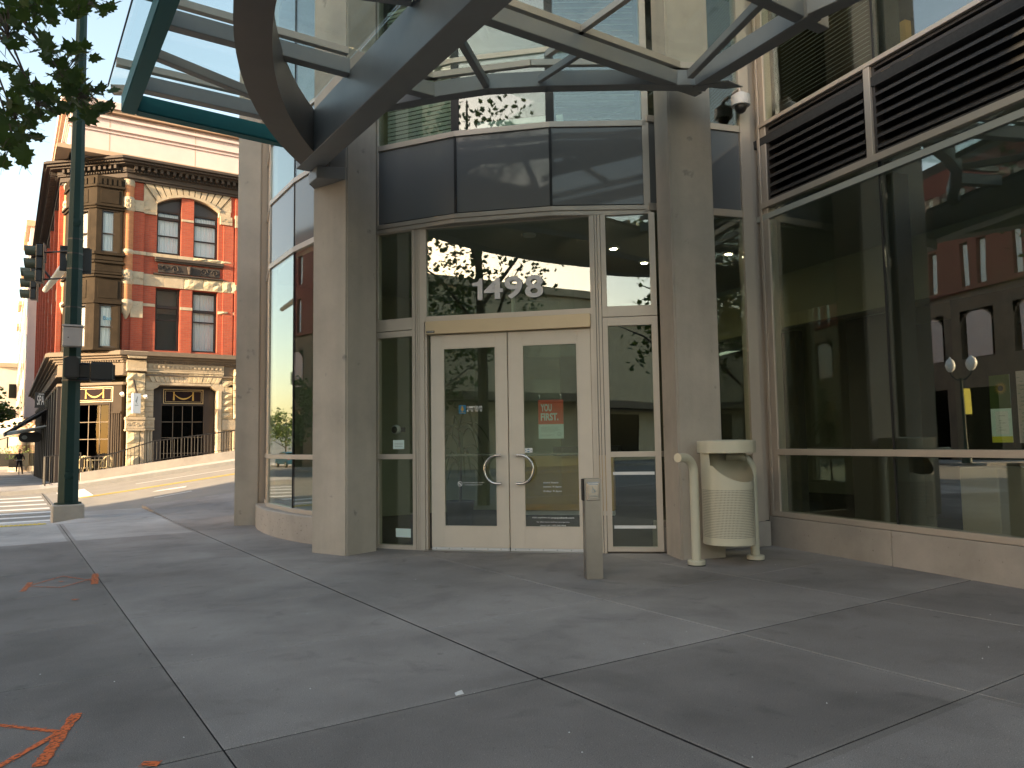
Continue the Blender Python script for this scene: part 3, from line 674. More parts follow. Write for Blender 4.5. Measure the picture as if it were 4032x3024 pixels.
# --- band over the entrance following the drum, then spandrels and upper windows
hd = MB(); joined_rail(hd, PP, 3.986, 4.035, -.20, .0); joined_rail(hd, PP, 4.035, 4.045, -.20, -.012); joined_rail(hd, PP, 4.045, 4.10, -.20, .004)
hd.build('header_band', 'frame', bank, bevel=.003)
Uw = [W(PP[i], PP[i+1]) for i in range(3)]
ub = MB(); zu = [(4.10, 4.115), (5.075, 5.145), (6.02, 6.085), (8.9, 8.97), (10.3, 10.4)]
for z0, z1 in zu[1:]: joined_rail(ub, PP, z0, z1, -.14, .0)
Uw[0].box(ub, -.06, 0, 3.986, 10.3, -.14, .0); Uw[2].box(ub, Uw[2].L-.045, Uw[2].L+.03, 3.986, 10.3, -.14, .0)
ufr = ub.build('upper_window_frame', 'frame', bank, bevel=.003)
uj = MB()
for k in (0, 1):
    Uw[k].box(MB(), Uw[k].L-.014, Uw[k].L+.014, 4.10, 5.075, -.06, -.012).build('glass_joint', 'gasket', ufr); Uw[k].box(MB(), Uw[k].L-.05, Uw[k].L+.05, 5.145, 10.3, -.06, -.014).build('glass_joint', 'gasket', ufr)
um = MB()
for k in (0, 1): Uw[k].box(MB(), Uw[k].L-.05, Uw[k].L+.05, 5.1, 10.3, -.24, -.07).build('mullion', 'frame_dark', ufr)
for i in range(3):
    a0, a1 = (.0 if i == 0 else .018), Uw[i].L-(.047 if i == 2 else .018)
    for k in range(4):
        sp = k in (0, 3)
        Uw[i].pane(a0, a1, zu[k][1]+.004, zu[k+1][0]-.004, ufr, 'spandrel' if sp else 'glass', -.03, 'spandrel_panel' if sp else 'pane')
# recessed strip beside the corner
rc = MB()
zc = [(.30, .36), (1.10, 1.165), (4.03, 4.12), (5.12, 5.20), (8.9, 8.97), (10.3, 10.4)]
L_ = CW.L
for z0, z1 in zc: CW.box(rc, 0, 1.288, z0, z1, -.12, 0)
CW.box(rc, 1.288, 1.43, .30, 10.3, -.12, .012); CW.box(rc, 1.432, 1.60, .30, 10.3, -.22, -.08)
rco = rc.build('corner_frame', 'frame', bank, bevel=.003)
for k in range(len(zc)-1):
    CW.pane(.01, 1.285, zc[k][1]+.003, zc[k+1][0]-.003, rco, 'spandrel' if k == 2 else 'glass', -.03, 'spandrel_panel' if k == 2 else 'pane')
CW.box(MB(), 0, L_, 0, .298, -.15, .03).build('plinth', 'base_concrete', bank, bevel=.006)
# --- right curtain wall
XL = 15.
bl = MB()
for a0, a1 in [(-.05, 1.718), (1.724, 4.3), (4.306, 8.), (8.006, XL)]:
    b = MB(); XW.box(b, a0, a1, -.02, .352, -.20, .0); b.build('plinth', 'base_concrete', bank, bevel=.006)
xf = MB(); X0 = .10
XW.box(xf, X0-.06, XL, .358, .420, -.14, .0); XW.box(xf, X0, XL, 1.096, 1.166, -.13, .004); XW.box(xf, X0-.04, XL, 4.140, 4.214, -.14, .02)
XW.box(xf, X0-.04, XL, 5.172, 5.222, -.14, .02); XW.box(xf, X0, XL, 8.9, 8.97, -.14, 0.); XW.box(xf, X0, XL, 10.3, 10.4, -.14, 0)
XW.box(xf, .0, .045, .36, 10.3, -.14, .004); XW.box(xf, .055, .15, .42, 10.3, -.13, -.004)
for a in (1.72, 4.3, 8.0, 11.5): XW.box(xf, a-.04, a+.04, 4.214, 5.172, -.10, .015)
xfo = xf.build('curtain_wall_frame', 'frame', bank, bevel=.003)
xj = MB(); xm = MB(); lv = None
cuts = [.15, 1.79, 4.30, 8.0, 11.5, XL]
for a in cuts[1:-1]:
    for z0, z1 in [(.42, 1.096), (1.166, 4.14), (5.222, 8.9)]:
        XW.box(MB(), a-.010, a+.010, z0, z1, -.05, -.022).build('glass_joint', 'gasket', xfo); XW.box(MB(), a-.03, a+.11, z0, z1, -.30, -.09).build('mullion', 'gasket', xfo)
for i in range(len(cuts)-1):
    for z0, z1 in [(.42, 1.096), (1.166, 4.14), (5.222, 8.9), (8.97, 10.3)]:
        XW.pane(cuts[i]+(.011 if i else .001), cuts[i+1]-.011, z0+.003, z1-.003, xfo, 'spandrel' if z0 > 8.9 else 'glass', -.035, 'spandrel_panel' if z0 > 8.9 else 'pane')
# louvre banks: one blade mesh per bank, eight blades each
XW.box(MB(), .1, XL, 4.214, 5.172, -.42, -.40).build('louvre_backing', 'black', bank)
for a0, a1 in [(.15, 1.68), (1.76, 4.26), (4.34, 7.96), (8.04, 11.46)]:
    lf = MB(); XW.frame(lf, a0, a1, 4.214, 5.172, .035, -.12, -.02); lo = lf.build('louvre', 'louver', bank)
    for k in range(8):
        z = 4.27+k*.112
        b = MB(); p0, p1 = XW.pt(a0+.036, z, -.005), XW.pt(a1-.036, z, -.005)
        b.prism([p0, p0+np.array([0, 0, .028]), p0-XW.n*.10+np.array([0, 0, .098]), p0-XW.n*.10+np.array([0, 0, .085])], p1-p0)
        b.build('louvre_blade', 'louver', lo)
# --- inside the bank
poly = [(3.62, 12.7), (3.4, 11.2), (3.56, 9.5), (3.95, 9.0), (4.3, 8.45), (5.78, 6.95), (6.33, 6.5), (7.80, 6.10), (4.95, -8.), (16, -8), (16, 12.7)]
for nm, z0, z1, m_ in [('interior_floor', -.06, .004, 'carpet'), ('interior_ceiling', 4.0, 4.07, 'ceiling'), ('upper_floor', 4.95, 5.05, 'carpet'), ('upper_ceiling', 8.3, 8.4, 'taupe'), ('roof', 10.25, 10.35, 'concrete')]:
    MB().prism([(*p, z0) for p in poly], (0, 0, z1-z0)).build(nm, m_, bank)
iw = MB(); iw.box(3.7, 16, 12.72, 12.85, 0, 10.2); iw.box(15.9, 16, -8, 12.7, 0, 10.2)
iw.build('interior_wall', 'plaster', bank)
sf = MB()
XW.box(sf, -6.5, 12, 3.12, 3.999, -2.65, -2.45); sf.build('soffit', 'plaster', bank)
pw = MB()
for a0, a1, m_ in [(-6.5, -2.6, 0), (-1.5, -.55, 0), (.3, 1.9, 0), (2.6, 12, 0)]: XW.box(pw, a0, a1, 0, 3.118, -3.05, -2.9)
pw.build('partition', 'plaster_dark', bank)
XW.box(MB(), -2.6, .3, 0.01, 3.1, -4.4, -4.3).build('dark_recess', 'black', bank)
# low counter seen through the right-hand window and a sheet on it
XW.box(MB(), 2.05, 2.45, .01, .98, -1.1, -.6).build('inner_post', 'frame', bank, bevel=.01)
# posts behind the doors: white glazed screen edge
Dw.box(MB(), .62, .665, 0, 3.9, -2.6, -2.5).build('screen_edge', 'mint_print', bank)
Dw.box(MB(), .67, 1.6, .35, 3.9, -2.56, -2.54).build('inner_screen', 'glass_clear', bank)
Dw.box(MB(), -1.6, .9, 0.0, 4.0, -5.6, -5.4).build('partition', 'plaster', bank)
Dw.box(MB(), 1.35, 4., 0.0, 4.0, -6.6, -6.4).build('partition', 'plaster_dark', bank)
# upper floor blinds: drawn flat on the left, half-turned slats on the right
b0 = MB()
for k in range(34): Uw[0].box(b0, .06, Uw[0].L-.04, 5.15+k*.055, 5.19+k*.055, -.145, -.14)
b0.build('blind_slats', 'blind', bank, kind='stuff')
b2 = MB()
for k in range(24):
    z = 5.16+k*.075; p0, p1 = Uw[2].pt(.06, z, -.16), Uw[2].pt(Uw[2].L-.1, z, -.16); b2.prism([p0, p0-Uw[2].n*.045+np.array([0, 0, .018]), p0-Uw[2].n*.045+np.array([0, 0, .021]), p0+np.array([0, 0, .003])], p1-p0)
b2.build('blind_slats', 'blind', bank, kind='stuff')
b3 = MB()
for k in range(60):
    z = 5.4+k*.05; p0, p1 = XW.pt(.3, z, -.16), XW.pt(1.62, z, -.16); b3.prism([p0, p0-XW.n*.03+np.array([0, 0, .012]), p0-XW.n*.03+np.array([0, 0, .014]), p0+np.array([0, 0, .002])], p1-p0)
b3.build('blind_slats', 'blind', bank, kind='stuff')
Uw[1].box(MB(), .0, 1.2, 5.05, 5.75, -1.3, -1.2).build('cabinet', 'mint_print', bank)
XW.box(MB(), .25, .75, 5.05, 6.6, -1.9, -1.8).build('partition', 'wood', bank)
XW.box(MB(), .8, 6., 5.05, 8.3, -3.0, -2.9).build('partition', 'taupe', bank)
Uw[1].box(MB(), -2., 3., 5.05, 8.3, -3.2, -3.1).build('partition', 'plaster_dark', bank)
def spot(q):
    l_ = bpy.data.lights.new('downlight_beam', 'SPOT'); l_.energy = 13; l_.color = (1, .84, .6); l_.spot_size = math.radians(120); l_.spot_blend = .8; l_.shadow_soft_size = .05
    o_ = bpy.data.objects.new('downlight_beam', l_); COL.objects.link(o_); o_.location = (q[0], q[1], 3.95)
for k, (x, y) in enumerate([(2416, 976), (2537, 1032), (2868, 997), (1748, 1093), (1720, 1173), (2085, 927)]):
    q = onz(x, y, 3.985); mbx = MB().lathe((q[0], q[1], 3.985), [(.09, .015), (.085, -.012), (.05, -.016)], 14); do = mbx.build('downlight', 'white', bank, smooth=True)
    MB().lathe((q[0], q[1], 3.965), [(.048, .003), (.048, 0.)], 12).build('lamp', 'lamp_glow' if k < 3 else 'white', do)
    if k < 3: spot(q)

# ================================================================== GLASS CANOPY OVER THE ENTRANCE
can = thing('entrance_canopy', (3., 6., 4.65), 'steel and glass canopy with teal edge beams spreading over the bank entrance', 'canopy')
def beam(name, p, q, w_, h, m='steel_paint', bev=.006, par=None): return MB().bar(p, q, w_, h).build(name, m, par or can, bevel=bev)
beam('main_beam', (2.985, 8.95, 4.65), (2.985, -1.6, 4.65), .27, .51, 'steel_paint')
cap = MB().bar((2.985, 8.9, 5.162), (2.985, -1.6, 5.162), .08, .10).build('beam_rib', 'frame_dark', can)
cc, ro, ri = (7.85, 4.40), 6.645, 6.345
pa, pb_ = math.atan2(8.92-cc[1], 2.98-cc[0]), math.radians(180+62)
N_ = 44
cb = MB(); aa = lin(pa-.0, pb_, N_)
vs_ = []
for a in aa:
    for r, z in ((ri, 4.654), (ro, 4.654), (ro, 5.156), (ri, 5.156)): vs_.append((cc[0]+r*math.cos(a), cc[1]+r*math.sin(a), z))
fs_ = [(k*4+j, k*4+(j+1) % 4, (k+1)*4+(j+1) % 4, (k+1)*4+j) for k in range(N_-1) for j in range(4)]+[(0, 1, 2, 3), (4*N_-1, 4*N_-2, 4*N_-3, 4*N_-4)]
cb.add(vs_, fs_).build('curved_beam', 'steel_dark', can, smooth=True, angle=30)
# bearing block and plate on the left column
MB().prism([(3.02, 8.98, 4.50), (3.02, 8.70, 4.50), (3.36, 8.56, 4.50), (3.62, 8.9, 4.50), (3.2, 9.2, 4.5)], (0, 0, .15)).build('bearing_block', 'steel_paint', can, bevel=.008)
MB().bar((1.045, 9.29, 5.05), (1.045, -1.6, 5.05), .15, .20).build('edge_beam', 'teal', can, bevel=.012, seg=2)
MB().bar((1.12, 9.22, 5.053), (2.95, 9.30, 5.053), .15, .194).build('edge_beam', 'teal', can, bevel=.012, seg=2)
rows = [8.74, 7.245, 5.62, 4.07, 2.55, 1.0, -.6]
for v in rows:
    for (a, b) in [(1.122, 2.848), (3.122, 6.3)]:
        if v > 8 and a > 3: continue
        if v > 6 and a > 3: b = 3.9
        beam('purlin', (a, v+.0, 5.108), (b, v, 5.108), .12, .16)
        MB().bar((a-.0, v+.02, 5.34), (b, v+.02, 5.34), .07, .075).build('glazing_bar', 'frame', can, bevel=.003)
    st_ = MB().bar((.86, v+.02, 5.34), (1.10, v+.02, 5.34), .08, .075).build('glazing_bar', 'frame', can)
MB().bar((.9, 9.5, 5.34), (1.06, 9.42, 5.34), .10, .085).build('glazing_bar', 'frame', can)
beam('brace', (1.13, 7.95, 5.12), (2.6, 8.46, 5.12), .09, .10)
beam('brace', (1.13, 6.35, 5.12), (2.84, 5.75, 5.12), .08, .10)
beam('column_beam', (6.16, 5.50, 5.092), (6.0, 3.95, 5.092), .17, .184)
beam('column_beam', (5.98, 3.98, 5.096), (6.35, 1.0, 5.096), .17, .178)
for p, q in [((3.40, 7.88), (3.892, 7.22)), ((3.892, 7.22), (4.257, 6.79)), ((4.257, 6.79), (4.754, 6.40)), ((4.754, 6.40), (5.60, 5.83)), ((5.60, 5.83), (6.22, 5.46)), ((3.05, 8.2), (3.40, 7.88))]:
    d = np.array(q)-np.array(p); d /= np.linalg.norm(d); e = np.array(q)+d*.03
    rz_ = 5.100+.0035*(int(p[0]*100) % 2); beam('ring_beam', (*p, rz_), (*e, rz_), .15, .172)
for p, q in [((3.50, 7.62), (3.93, 7.165)), ((3.93, 7.165), (4.607, 6.45)), ((4.607, 6.45), (5.498, 5.87)), ((5.498, 5.87), (6.2, 5.55))]:
    MB().bar((*p, 5.34), (*q, 5.34), .06, .07).build('glazing_bar', 'frame', can, bevel=.003)
beam('brace', (3.12, 5.72, 5.12), (4.23, 6.75, 5.12), .07, .09); beam('brace', (5.95, 5.42, 5.12), (5.42, 3.98, 5.12), .075, .09)
beam('brace', (4.64, 6.35, 5.12), (4.66, 5.66, 5.12), .05, .08)
MB().bar((4.645, 6.2, 5.34), (4.665, 4.1, 5.34), .06, .07).build('glazing_bar', 'frame', can, bevel=.003)
MB().prism([tuple(onz(x, y, 5.085)) for x, y in ((2745, 339), (2850, 351), (2925, 343), (2870, 320))], (0, 0, .012)).build('bearing_plate', 'steel_paint', can)
rr = [9.5]+rows
for i in range(len(rr)-1):
    a, b = rr[i+1]+.025, rr[i]+.015
    MB().box(.86, 2.96, a, b, 5.42, 5.434).build('pane', 'glass_clear', can)
    if i >= 2: MB().box(2.985, 4.66, a, b, 5.42, 5.434).build('pane', 'glass_clear', can); MB().box(4.675, 6.3, a, b, 5.42, 5.434).build('pane', 'glass_clear', can)
    MB().box(.85, .862, a-.01, b-.006, 5.415, 5.438).build('pane_edge', 'gasket', can)
MB().prism([(2.985, 7.27, 5.42), (2.985, 5.65, 5.42), (5.9, 5.65, 5.42), (4.6, 6.5, 5.42), (3.93, 7.2, 5.42)], (0, 0, .014)).build('pane', 'glass_clear', can)

# ================================================================== THINGS AT THE ENTRANCE
def dome_camera(loc, label, r=.1, tilt=None, lw=None):
    t = thing('security_camera', loc, label, 'camera')
    x, y, z = loc
    if lw is None:
        MB().lathe((x, y, z), [(r*.55, .16), (r*.6, .14), (r*1.0, .125), (r*1.02, .02), (r*.95, 0)], 20).build('housing', 'white', t, smooth=True, angle=40)
        MB().lathe((x, y, z), [(r*.66, 0.002), (r*.64, -.03), (r*.5, -.065), (r*.25, -.085), (.0001, -.09)], 18).build('dome', 'black', t, smooth=True)
    return t
q = CW.pt(CW.hit(2886, 412)[0], 0, .0); h = CW.hit(2886, 412)
cp = CW.pt(h[0], 0, .16)
cz = h[1]-.09
dcam = dome_camera((cp[0], cp[1], cz), 'white dome security camera hanging under the canopy beside the right column', .115)
wq = CW.pt(h[0], 0, .02); MB().tube([(cp[0], cp[1], cz+.15), (cp[0], cp[1], cz+.22), (wq[0], wq[1], cz+.22)], .024, 10).build('bracket', 'frame', dcam)
# ball camera behind the left sidelight
hc = Lw.hit(1560, 1692, -.16); c3 = Lw.pt(hc[0], hc[1], -.16)
bcam = thing('security_camera', tuple(c3), 'small white ball security camera behind the left sidelight glass', 'camera')
Lw.box(MB(), hc[0]-.02, hc[0]+.02, hc[1]-.03, hc[1]+.03, -.35, -.20).build('bracket', 'black', bcam)
mbx = MB(); k = len(mbx.v)
for i in range(9):
    th = math.pi*i/8
    for j in range(16):
        a = 2*math.pi*j/16; p = c3+(Lw.n*math.cos(th)+Lw.d*math.sin(th)*math.cos(a)+np.array([0, 0, 1])*math.sin(th)*math.sin(a))*.062*(1 if th > .5 else .93); mbx.v.append(tuple(p))
for i in range(8):
    for j in range(16): mbx.f.append((i*16+j, i*16+(j+1) % 16, (i+1)*16+(j+1) % 16, (i+1)*16+j)); mbx.m.append(1 if i < 2 else 0)
mbx.build('housing', ['white', 'black'], bcam, smooth=True)
# stickers and poster on the glass
def sheet(name, wall, a0, a1, z0, z1, m, label, cat, d=-.047, th=.001):
    return wall.box(MB(), a0, a1, z0, z1, d-th, d).build(name, m, None, label=label, cat=cat)
a0, z1_ = Lw.hit(1543, 1733); a1, z0_ = Lw.hit(1587, 1768)
stk = sheet('window_sticker', Lw, a0, a1, z0_, z1_, 'mint_print', 'pale alarm notice sticker below the ball camera in the left sidelight', 'sticker', -.0275)
st2 = MB()
for k in range(3): Lw.box(st2, a0+.02, a1-.02, z0_+.03+.02*k, z0_+.034+.02*k, -.0275, -.0271)
st2.build('print', 'grey_print', stk)
a0, z1_ = Lw.hit(1554, 2081); a1, z0_ = Lw.hit(1613, 2118)
sheet('window_sticker', Lw, a0, a1, z0_, z1_, 'mint_print', 'blank pale green sticker low in the left sidelight', 'sticker', -.0275)
ds = sheet('window_sticker', Dw, 1.300, 1.397, 1.168, 1.222, 'white_vinyl', 'small white and blue sticker beside the right door handle', 'sticker', -.0275)
d3 = MB(); Dw.poly(d3, [(1.305, 1.195), (1.33, 1.205), (1.348, 1.216), (1.366, 1.205), (1.392, 1.195), (1.366, 1.185), (1.348, 1.174), (1.33, 1.185)], -.0275, -.0271); d3.build('print', 'blue_print', ds)
Dw.box(MB(), 1.32, 1.377, 1.187, 1.203, -.0271, -.0268).build('print', 'white_vinyl', ds)
po = thing('poster', tuple(Dw.pt(1.62, 1.33, -.05)), 'red and mint YOU FIRST poster hung inside the right door glass', 'poster')
Dw.box(MB(), 1.472, 1.775, 1.330, 1.793, -.050, -.046).build('poster_board', 'mint_print', po)
Dw.box(MB(), 1.472, 1.775, 1.502, 1.793, -.0460, -.0454).build('red_panel', 'red_print', po)
Dw.text('YOU', 1.502, 1.636, 1.655, 1.745, -.0453, po, 'mint_print', 'lettering', .035, .0006, 4)
Dw.text('FIRST.', 1.502, 1.715, 1.545, 1.635, -.0453, po, 'mint_print', 'lettering', .035, .0006, 4)
ln = MB()
for k in range(5): Dw.box(ln, 1.498, 1.725-.05*(k == 4)-.02*(k % 2), 1.466-.014*k, 1.4685-.014*k, -.0459, -.0456)
for k in range(2): Dw.box(ln, 1.498, 1.655-.03*k, 1.374-.012*k, 1.376-.012*k, -.0459, -.0456)
ln.build('print', 'grey_print', po)
bb = MB()
for k in range(20):
    a, b = 2*math.pi*k/20, 2*math.pi*(k+1)/20
    Dw.poly(bb, [(1.722+.018*math.cos(a), 1.382+.018*math.sin(a)), (1.722+.021*math.cos(a), 1.382+.021*math.sin(a)), (1.722+.021*math.cos(b), 1.382+.021*math.sin(b)), (1.722+.018*math.cos(b), 1.382+.018*math.sin(b))], -.0459, -.0456)
for k in range(3): Dw.box(bb, 1.7125+.008*k, 1.7155+.008*k, 1.3805, 1.3835, -.0459, -.0456)
bb.build('speech_bubble', 'grey_print', po)
for s_ in (1.487, 1.745):
    c_ = Dw.pt(s_, 1.835, -.042)
    MB().tube([c_, c_+Dw.n*.004, c_+Dw.n*.006], [.02, .02, .008], 14).build('suction_cup', 'glass_clear', po, smooth=True)
    MB().tube([c_-Dw.n*.006, c_-Dw.n*.006-np.array([0, 0, .05])], .003, 6).build('hook', 'chrome', po)
# stainless post with the door push plate
bp = onz(2343, 2283); PW = W(onz(2310, 2283)[:2], onz(2376, 2281)[:2])
post = thing('push_button_post', (bp[0], bp[1], 0), 'square stainless steel post carrying a door push plate in front of the right door', 'post')
PW.box(MB(), 0, PW.L, 0, .94, -.15, 0).build('post_body', 'stainless', post, bevel=.006, seg=2)
PW.box(MB(), -.012, .008, .73, .935, -.13, -.03).build('side_plate', 'black', post, bevel=.005)
PW.box(MB(), .015, .142, .735, .905, .0, .014).build('plate_frame', 'chrome', post, bevel=.006)
pp_ = PW.box(MB(), .030, .127, .750, .890, .014, .026).build('push_plate', 'chrome', post, bevel=.005)
PW.text('TO OPEN', .040, .117, .768, .784, .0262, pp_, 'grey_print', off=.01)
wc = MB(); wc.tube([PW.pt(.078+.014*math.cos(t), .825+.014*math.sin(t), .0268) for t in [2*math.pi*i/14 for i in range(15)]], .0016, 5); wc.tube([PW.pt(.074, .862, .0268), PW.pt(.076, .838, .0268), PW.pt(.092, .836, .0268), PW.pt(.097, .816, .0268)], .002, 5)
wc.build('wheelchair_symbol', 'blue_print', pp_)

# litter bin: two bent tube legs, hooded drum of perforated sheet
fl, frr = onz(2743, 2226), onz(2976, 2205)
ctr_b = (fl+frr)/2; dx = (frr-fl)[:2]; span = np.linalg.norm(dx); dx /= span; nb = np.array([dx[1], -dx[0]])
bin_ = thing('litter_bin', (ctr_b[0], ctr_b[1], 0), 'cream litter bin with perforated drum on two bent tube legs by the right column', 'bin')
def bpnt(a, d, z): return (ctr_b[0]+dx[0]*a+nb[0]*d, ctr_b[1]+dx[1]*a+nb[1]*d, z)
RB = .268; legx = span/2
for sgn in (-1, 1):
    path = [bpnt(sgn*legx, 0, .0), bpnt(sgn*legx*1.0, 0, .95)]
    for k in range(1, 8):
        t = k/7*math.pi/2; path.append(bpnt(sgn*legx-.15*(1-math.cos(t)), (.05*(1-math.cos(t)))*(1 if sgn < 0 else -1.4), .95+.16*math.sin(t)))
    path.append(bpnt(sgn*legx-.25, .085 if sgn < 0 else -.12, 1.112))
    lg_ = MB().tube(path, .047, 14).build('leg', 'cream', bin_, smooth=True, angle=60)
    MB().lathe(bpnt(sgn*legx, 0, 0), [(.092, .012), (.092, .048), (.086, .055), (.05, .055)], 22).build('foot_collar', 'cream', lg_, smooth=True)
    MB().lathe(bpnt(sgn*legx, 0, 0), [(.088, 0), (.088, .012)], 20).build('foot_shim', 'plaster_dark', lg_)
hz = 1.175
bcx = bpnt(.02, .03, 0)
MB().lathe(bcx, [(RB+.03, hz-.025), (RB+.034, hz-.02), (RB+.034, hz+.095), (RB+.026, hz+.104), (RB*.62, hz+.112), (RB*.6, hz+.105), (RB*.0001+.001, hz+.105)], 40).build('hood', 'cream', bin_, smooth=True, angle=35)
MB().lathe(bcx, [(RB*.58, hz+.109), (RB*.55, hz+.114), (.001, hz+.114)], 26).build('ash_plate', 'grey_print', bin_, smooth=True)
# drum: plain band, perforated band with real square holes, plain band, then the scooped mouth
Z0, Z1, ZA, ZB = .205, .84, .205+.075, .775
drum = MB(); ROWS, COLS = 30, 124
k0 = len(drum.v)
def ringv(z): return [(bcx[0]+RB*math.cos(2*math.pi*j/COLS), bcx[1]+RB*math.sin(2*math.pi*j/COLS), z) for j in range(COLS)]
def cyl(z0, z1, mi=0):
    drum.add(ringv(z0)+ringv(z1), [(j, (j+1) % COLS, COLS+(j+1) % COLS, COLS+j) for j in range(COLS)], mi)
cyl(Z0, ZA); cyl(ZB, Z1)
hh = (ZB-ZA)/ROWS; e = .27
for r in range(ROWS):
    z0, z1 = ZA+r*hh, ZA+(r+1)*hh; za, zb_ = z0+e*hh, z1-e*hh
    for j in range(COLS):
        a0, a1 = 2*math.pi*j/COLS, 2*math.pi*(j+1)/COLS; b0_, b1_ = a0+e*(a1-a0), a1-e*(a1-a0)
        P_ = lambda a, z: (bcx[0]+RB*math.cos(a), bcx[1]+RB*math.sin(a), z)
        drum.add([P_(a0, z0), P_(a1, z0), P_(a1, z1), P_(a0, z1), P_(b0_, za), P_(b1_, za), P_(b1_, zb_), P_(b0_, zb_)], [(0, 1, 5, 4), (1, 2, 6, 5), (2, 3, 7, 6), (3, 0, 4, 7)])
ang_f = math.atan2(nb[1], nb[0])+.12
def mouth(a):
    """lower edge of the scoop as a function of bearing from the front."""
    t = (a-ang_f+math.pi) % (2*math.pi)-math.pi
    return Z1+.012+.17*min(1, (abs(t)/1.35)**2.1) if abs(t) < 1.45 else hz-.02
top = [mouth(2*math.pi*j/COLS) for j in range(COLS)]
low = ringv(Z1); upv = [(p[0], p[1], top[j]) for j, p in enumerate(low)]
drum.add(low+upv, [(j, (j+1) % COLS, COLS+(j+1) % COLS, COLS+j) for j in range(COLS)])
drum.build('perforated_drum', 'cream', bin_, smooth=True, angle=40)
li = MB().lathe(bcx, [(.03, Z0+.006), (RB-.014, Z0+.006), (RB-.012, Z1-.02), (RB-.03, Z1-.02), (RB-.03, Z0+.03), (.001, Z0+.03)], 40).build('liner', 'bin_inside', bin_, smooth=True, angle=40)
MB().lathe(bcx, [(.001, Z0), (RB-.004, Z0), (RB+.004, Z0+.004), (RB+.004, Z0+.02)], 40).build('drum_base', 'cream', bin_, smooth=True, angle=40)

# inside: desk, plant, posters in the right-hand window
dk = thing('reception_desk', tuple(Dw.pt(1.8, 0.004, -4.3)), 'honey coloured wooden reception desk seen through the right door', 'desk')
da0, dzt = Dw.hit(2066, 1796, -4.2); da1, dzb = Dw.hit(2420, 2012, -4.2)
Dw.box(MB(), da0, da1, dzb, dzt, -4.5, -4.2).build('desk_front', 'wood', dk, bevel=.004); Dw.box(MB(), da0-.02, da1, .02, dzb-.01, -4.44, -4.24).build('desk_plinth', 'white', dk)
Dw.box(MB(), Dw.hit(2180, 1796, -4.2)[0], da1+.1, dzt+.002, dzt+.16, -4.7, -4.16).build('desk_top', 'black', dk)
dk.location = tuple(Dw.pt((da0+da1)/2, .004, -4.35))
for c_ in dk.children:
    c_.location = tuple(-np.array(Dw.pt((da0+da1)/2, .004, -4.35))+ORG[c_.name])
pt_ = thing('potted_plant', tuple(Dw.pt(-.02, .004, -.9)), 'dark potted plant with long drooping leaves behind the left door', 'plant')
b0p = Dw.pt(.22, .0, -.95)
MB().lathe((b0p[0], b0p[1], .004), [(.13, 0), (.19, .5), (.2, .52), (.17, .52), (.16, .46), (.01, .46)], 18).build('pot', 'plaster_dark', pt_, smooth=True, angle=40)
MB().tube([(b0p[0], b0p[1], .46), (b0p[0]+.02, b0p[1], 1.1), (b0p[0]-.01, b0p[1]+.01, 1.5)], [.02, .016, .008], 7).build('stem', 'bark', pt_)
for k in range(26):
    a = 2.4*k+random.random(); L = random.uniform(.25, .5); zc_ = random.uniform(.95, 1.55); up_ = random.uniform(.1, .35); wd = random.uniform(.015, .03)
    d = np.array([math.cos(a), math.sin(a), 0]); x = np.array([-d[1], d[0], 0]); pts = []
    for i in range(7):
        t = i/6; c = np.array([b0p[0], b0p[1], zc_])+d*L*t+np.array([0, 0, up_*math.sin(t*2.6)-.3*t*t]); hw = wd*math.sin(math.pi*min(.98, .06+t*.93)); pts += [tuple(c+x*hw), tuple(c-x*hw), tuple(c-np.array([0, 0, .006]))]
    mbp = MB().add(pts, sum([[(3*i, 3*i+2, 3*i+5, 3*i+3), (3*i+2, 3*i+1, 3*i+4, 3*i+5), (3*i, 3*i+3, 3*i+4, 3*i+1)] for i in range(6)], []))
    mbp.build('leaf', 'leaf', pt_)
XP = W(XW.pt(2.0, 0, -.30)[:2], XW.pt(6, 0, -.30)[:2])
def window_poster(x0, y0, x1, y1, label):
    a0, zt = XW.hit(x0, y0, -.055); a1, zb2 = XW.hit(x1, y1, -.055)
    t = thing('window_poster', tuple(XW.pt((a0+a1)/2, zb2, -.055)), label, 'poster')
    return t, a0, a1, zb2, zt
t, a0, a1, b0_, b1_ = window_poster(3892, 1480, 3990, 1742, 'sunflower poster with green lower half taped inside the right window')
hgt = b1_-b0_
XW.box(MB(), a0, a1, b0_, b1_, -.058, -.055).build('poster_board', 'mint_print', t)
XW.box(MB(), a0, a1, b0_+hgt*.50, b1_, -.055, -.0545).build('picture', 'leaf_light', t)
fl_ = MB(); ca, cz_ = a0+(a1-a0)*.55, b0_+hgt*.80; r_ = (a1-a0)*.34
for k in range(16):
    a = 2*math.pi*k/16; XW.poly(fl_, [(ca+r_*.4*math.cos(a-.2), cz_+r_*.4*math.sin(a-.2)), (ca+r_*math.cos(a), cz_+r_*math.sin(a)), (ca+r_*.4*math.cos(a+.2), cz_+r_*.4*math.sin(a+.2))], -.0545, -.0541)
fl_.build('sunflower', 'gold', t); XW.poly(MB(), [(ca+x, cz_+y) for x, y in ngon_circle((0, 0), r_*.42, 14)], -.0541, -.0537).build('sunflower_heart', 'plaster_dark', t)
XW.box(MB(), a0+.04, a1-.03, b0_+hgt*.12, b0_+hgt*.46, -.055, -.0545).build('paper', 'white_vinyl', t); XW.box(MB(), a0, a1, b0_, b0_+hgt*.09, -.055, -.0546).build('stripe', 'banner_yellow', t)
ln = MB()
for k in range(7): XW.box(ln, a0+.07, a1-.06-.03*(k % 3), b0_+hgt*(.18+.035*k), b0_+hgt*(.186+.035*k), -.0545, -.0541)
ln.build('print', 'grey_print', t)
t, a0, a1, b0_, b1_ = window_poster(3998, 1462, 4110, 1744, 'pale notice with small print taped beside the sunflower poster')
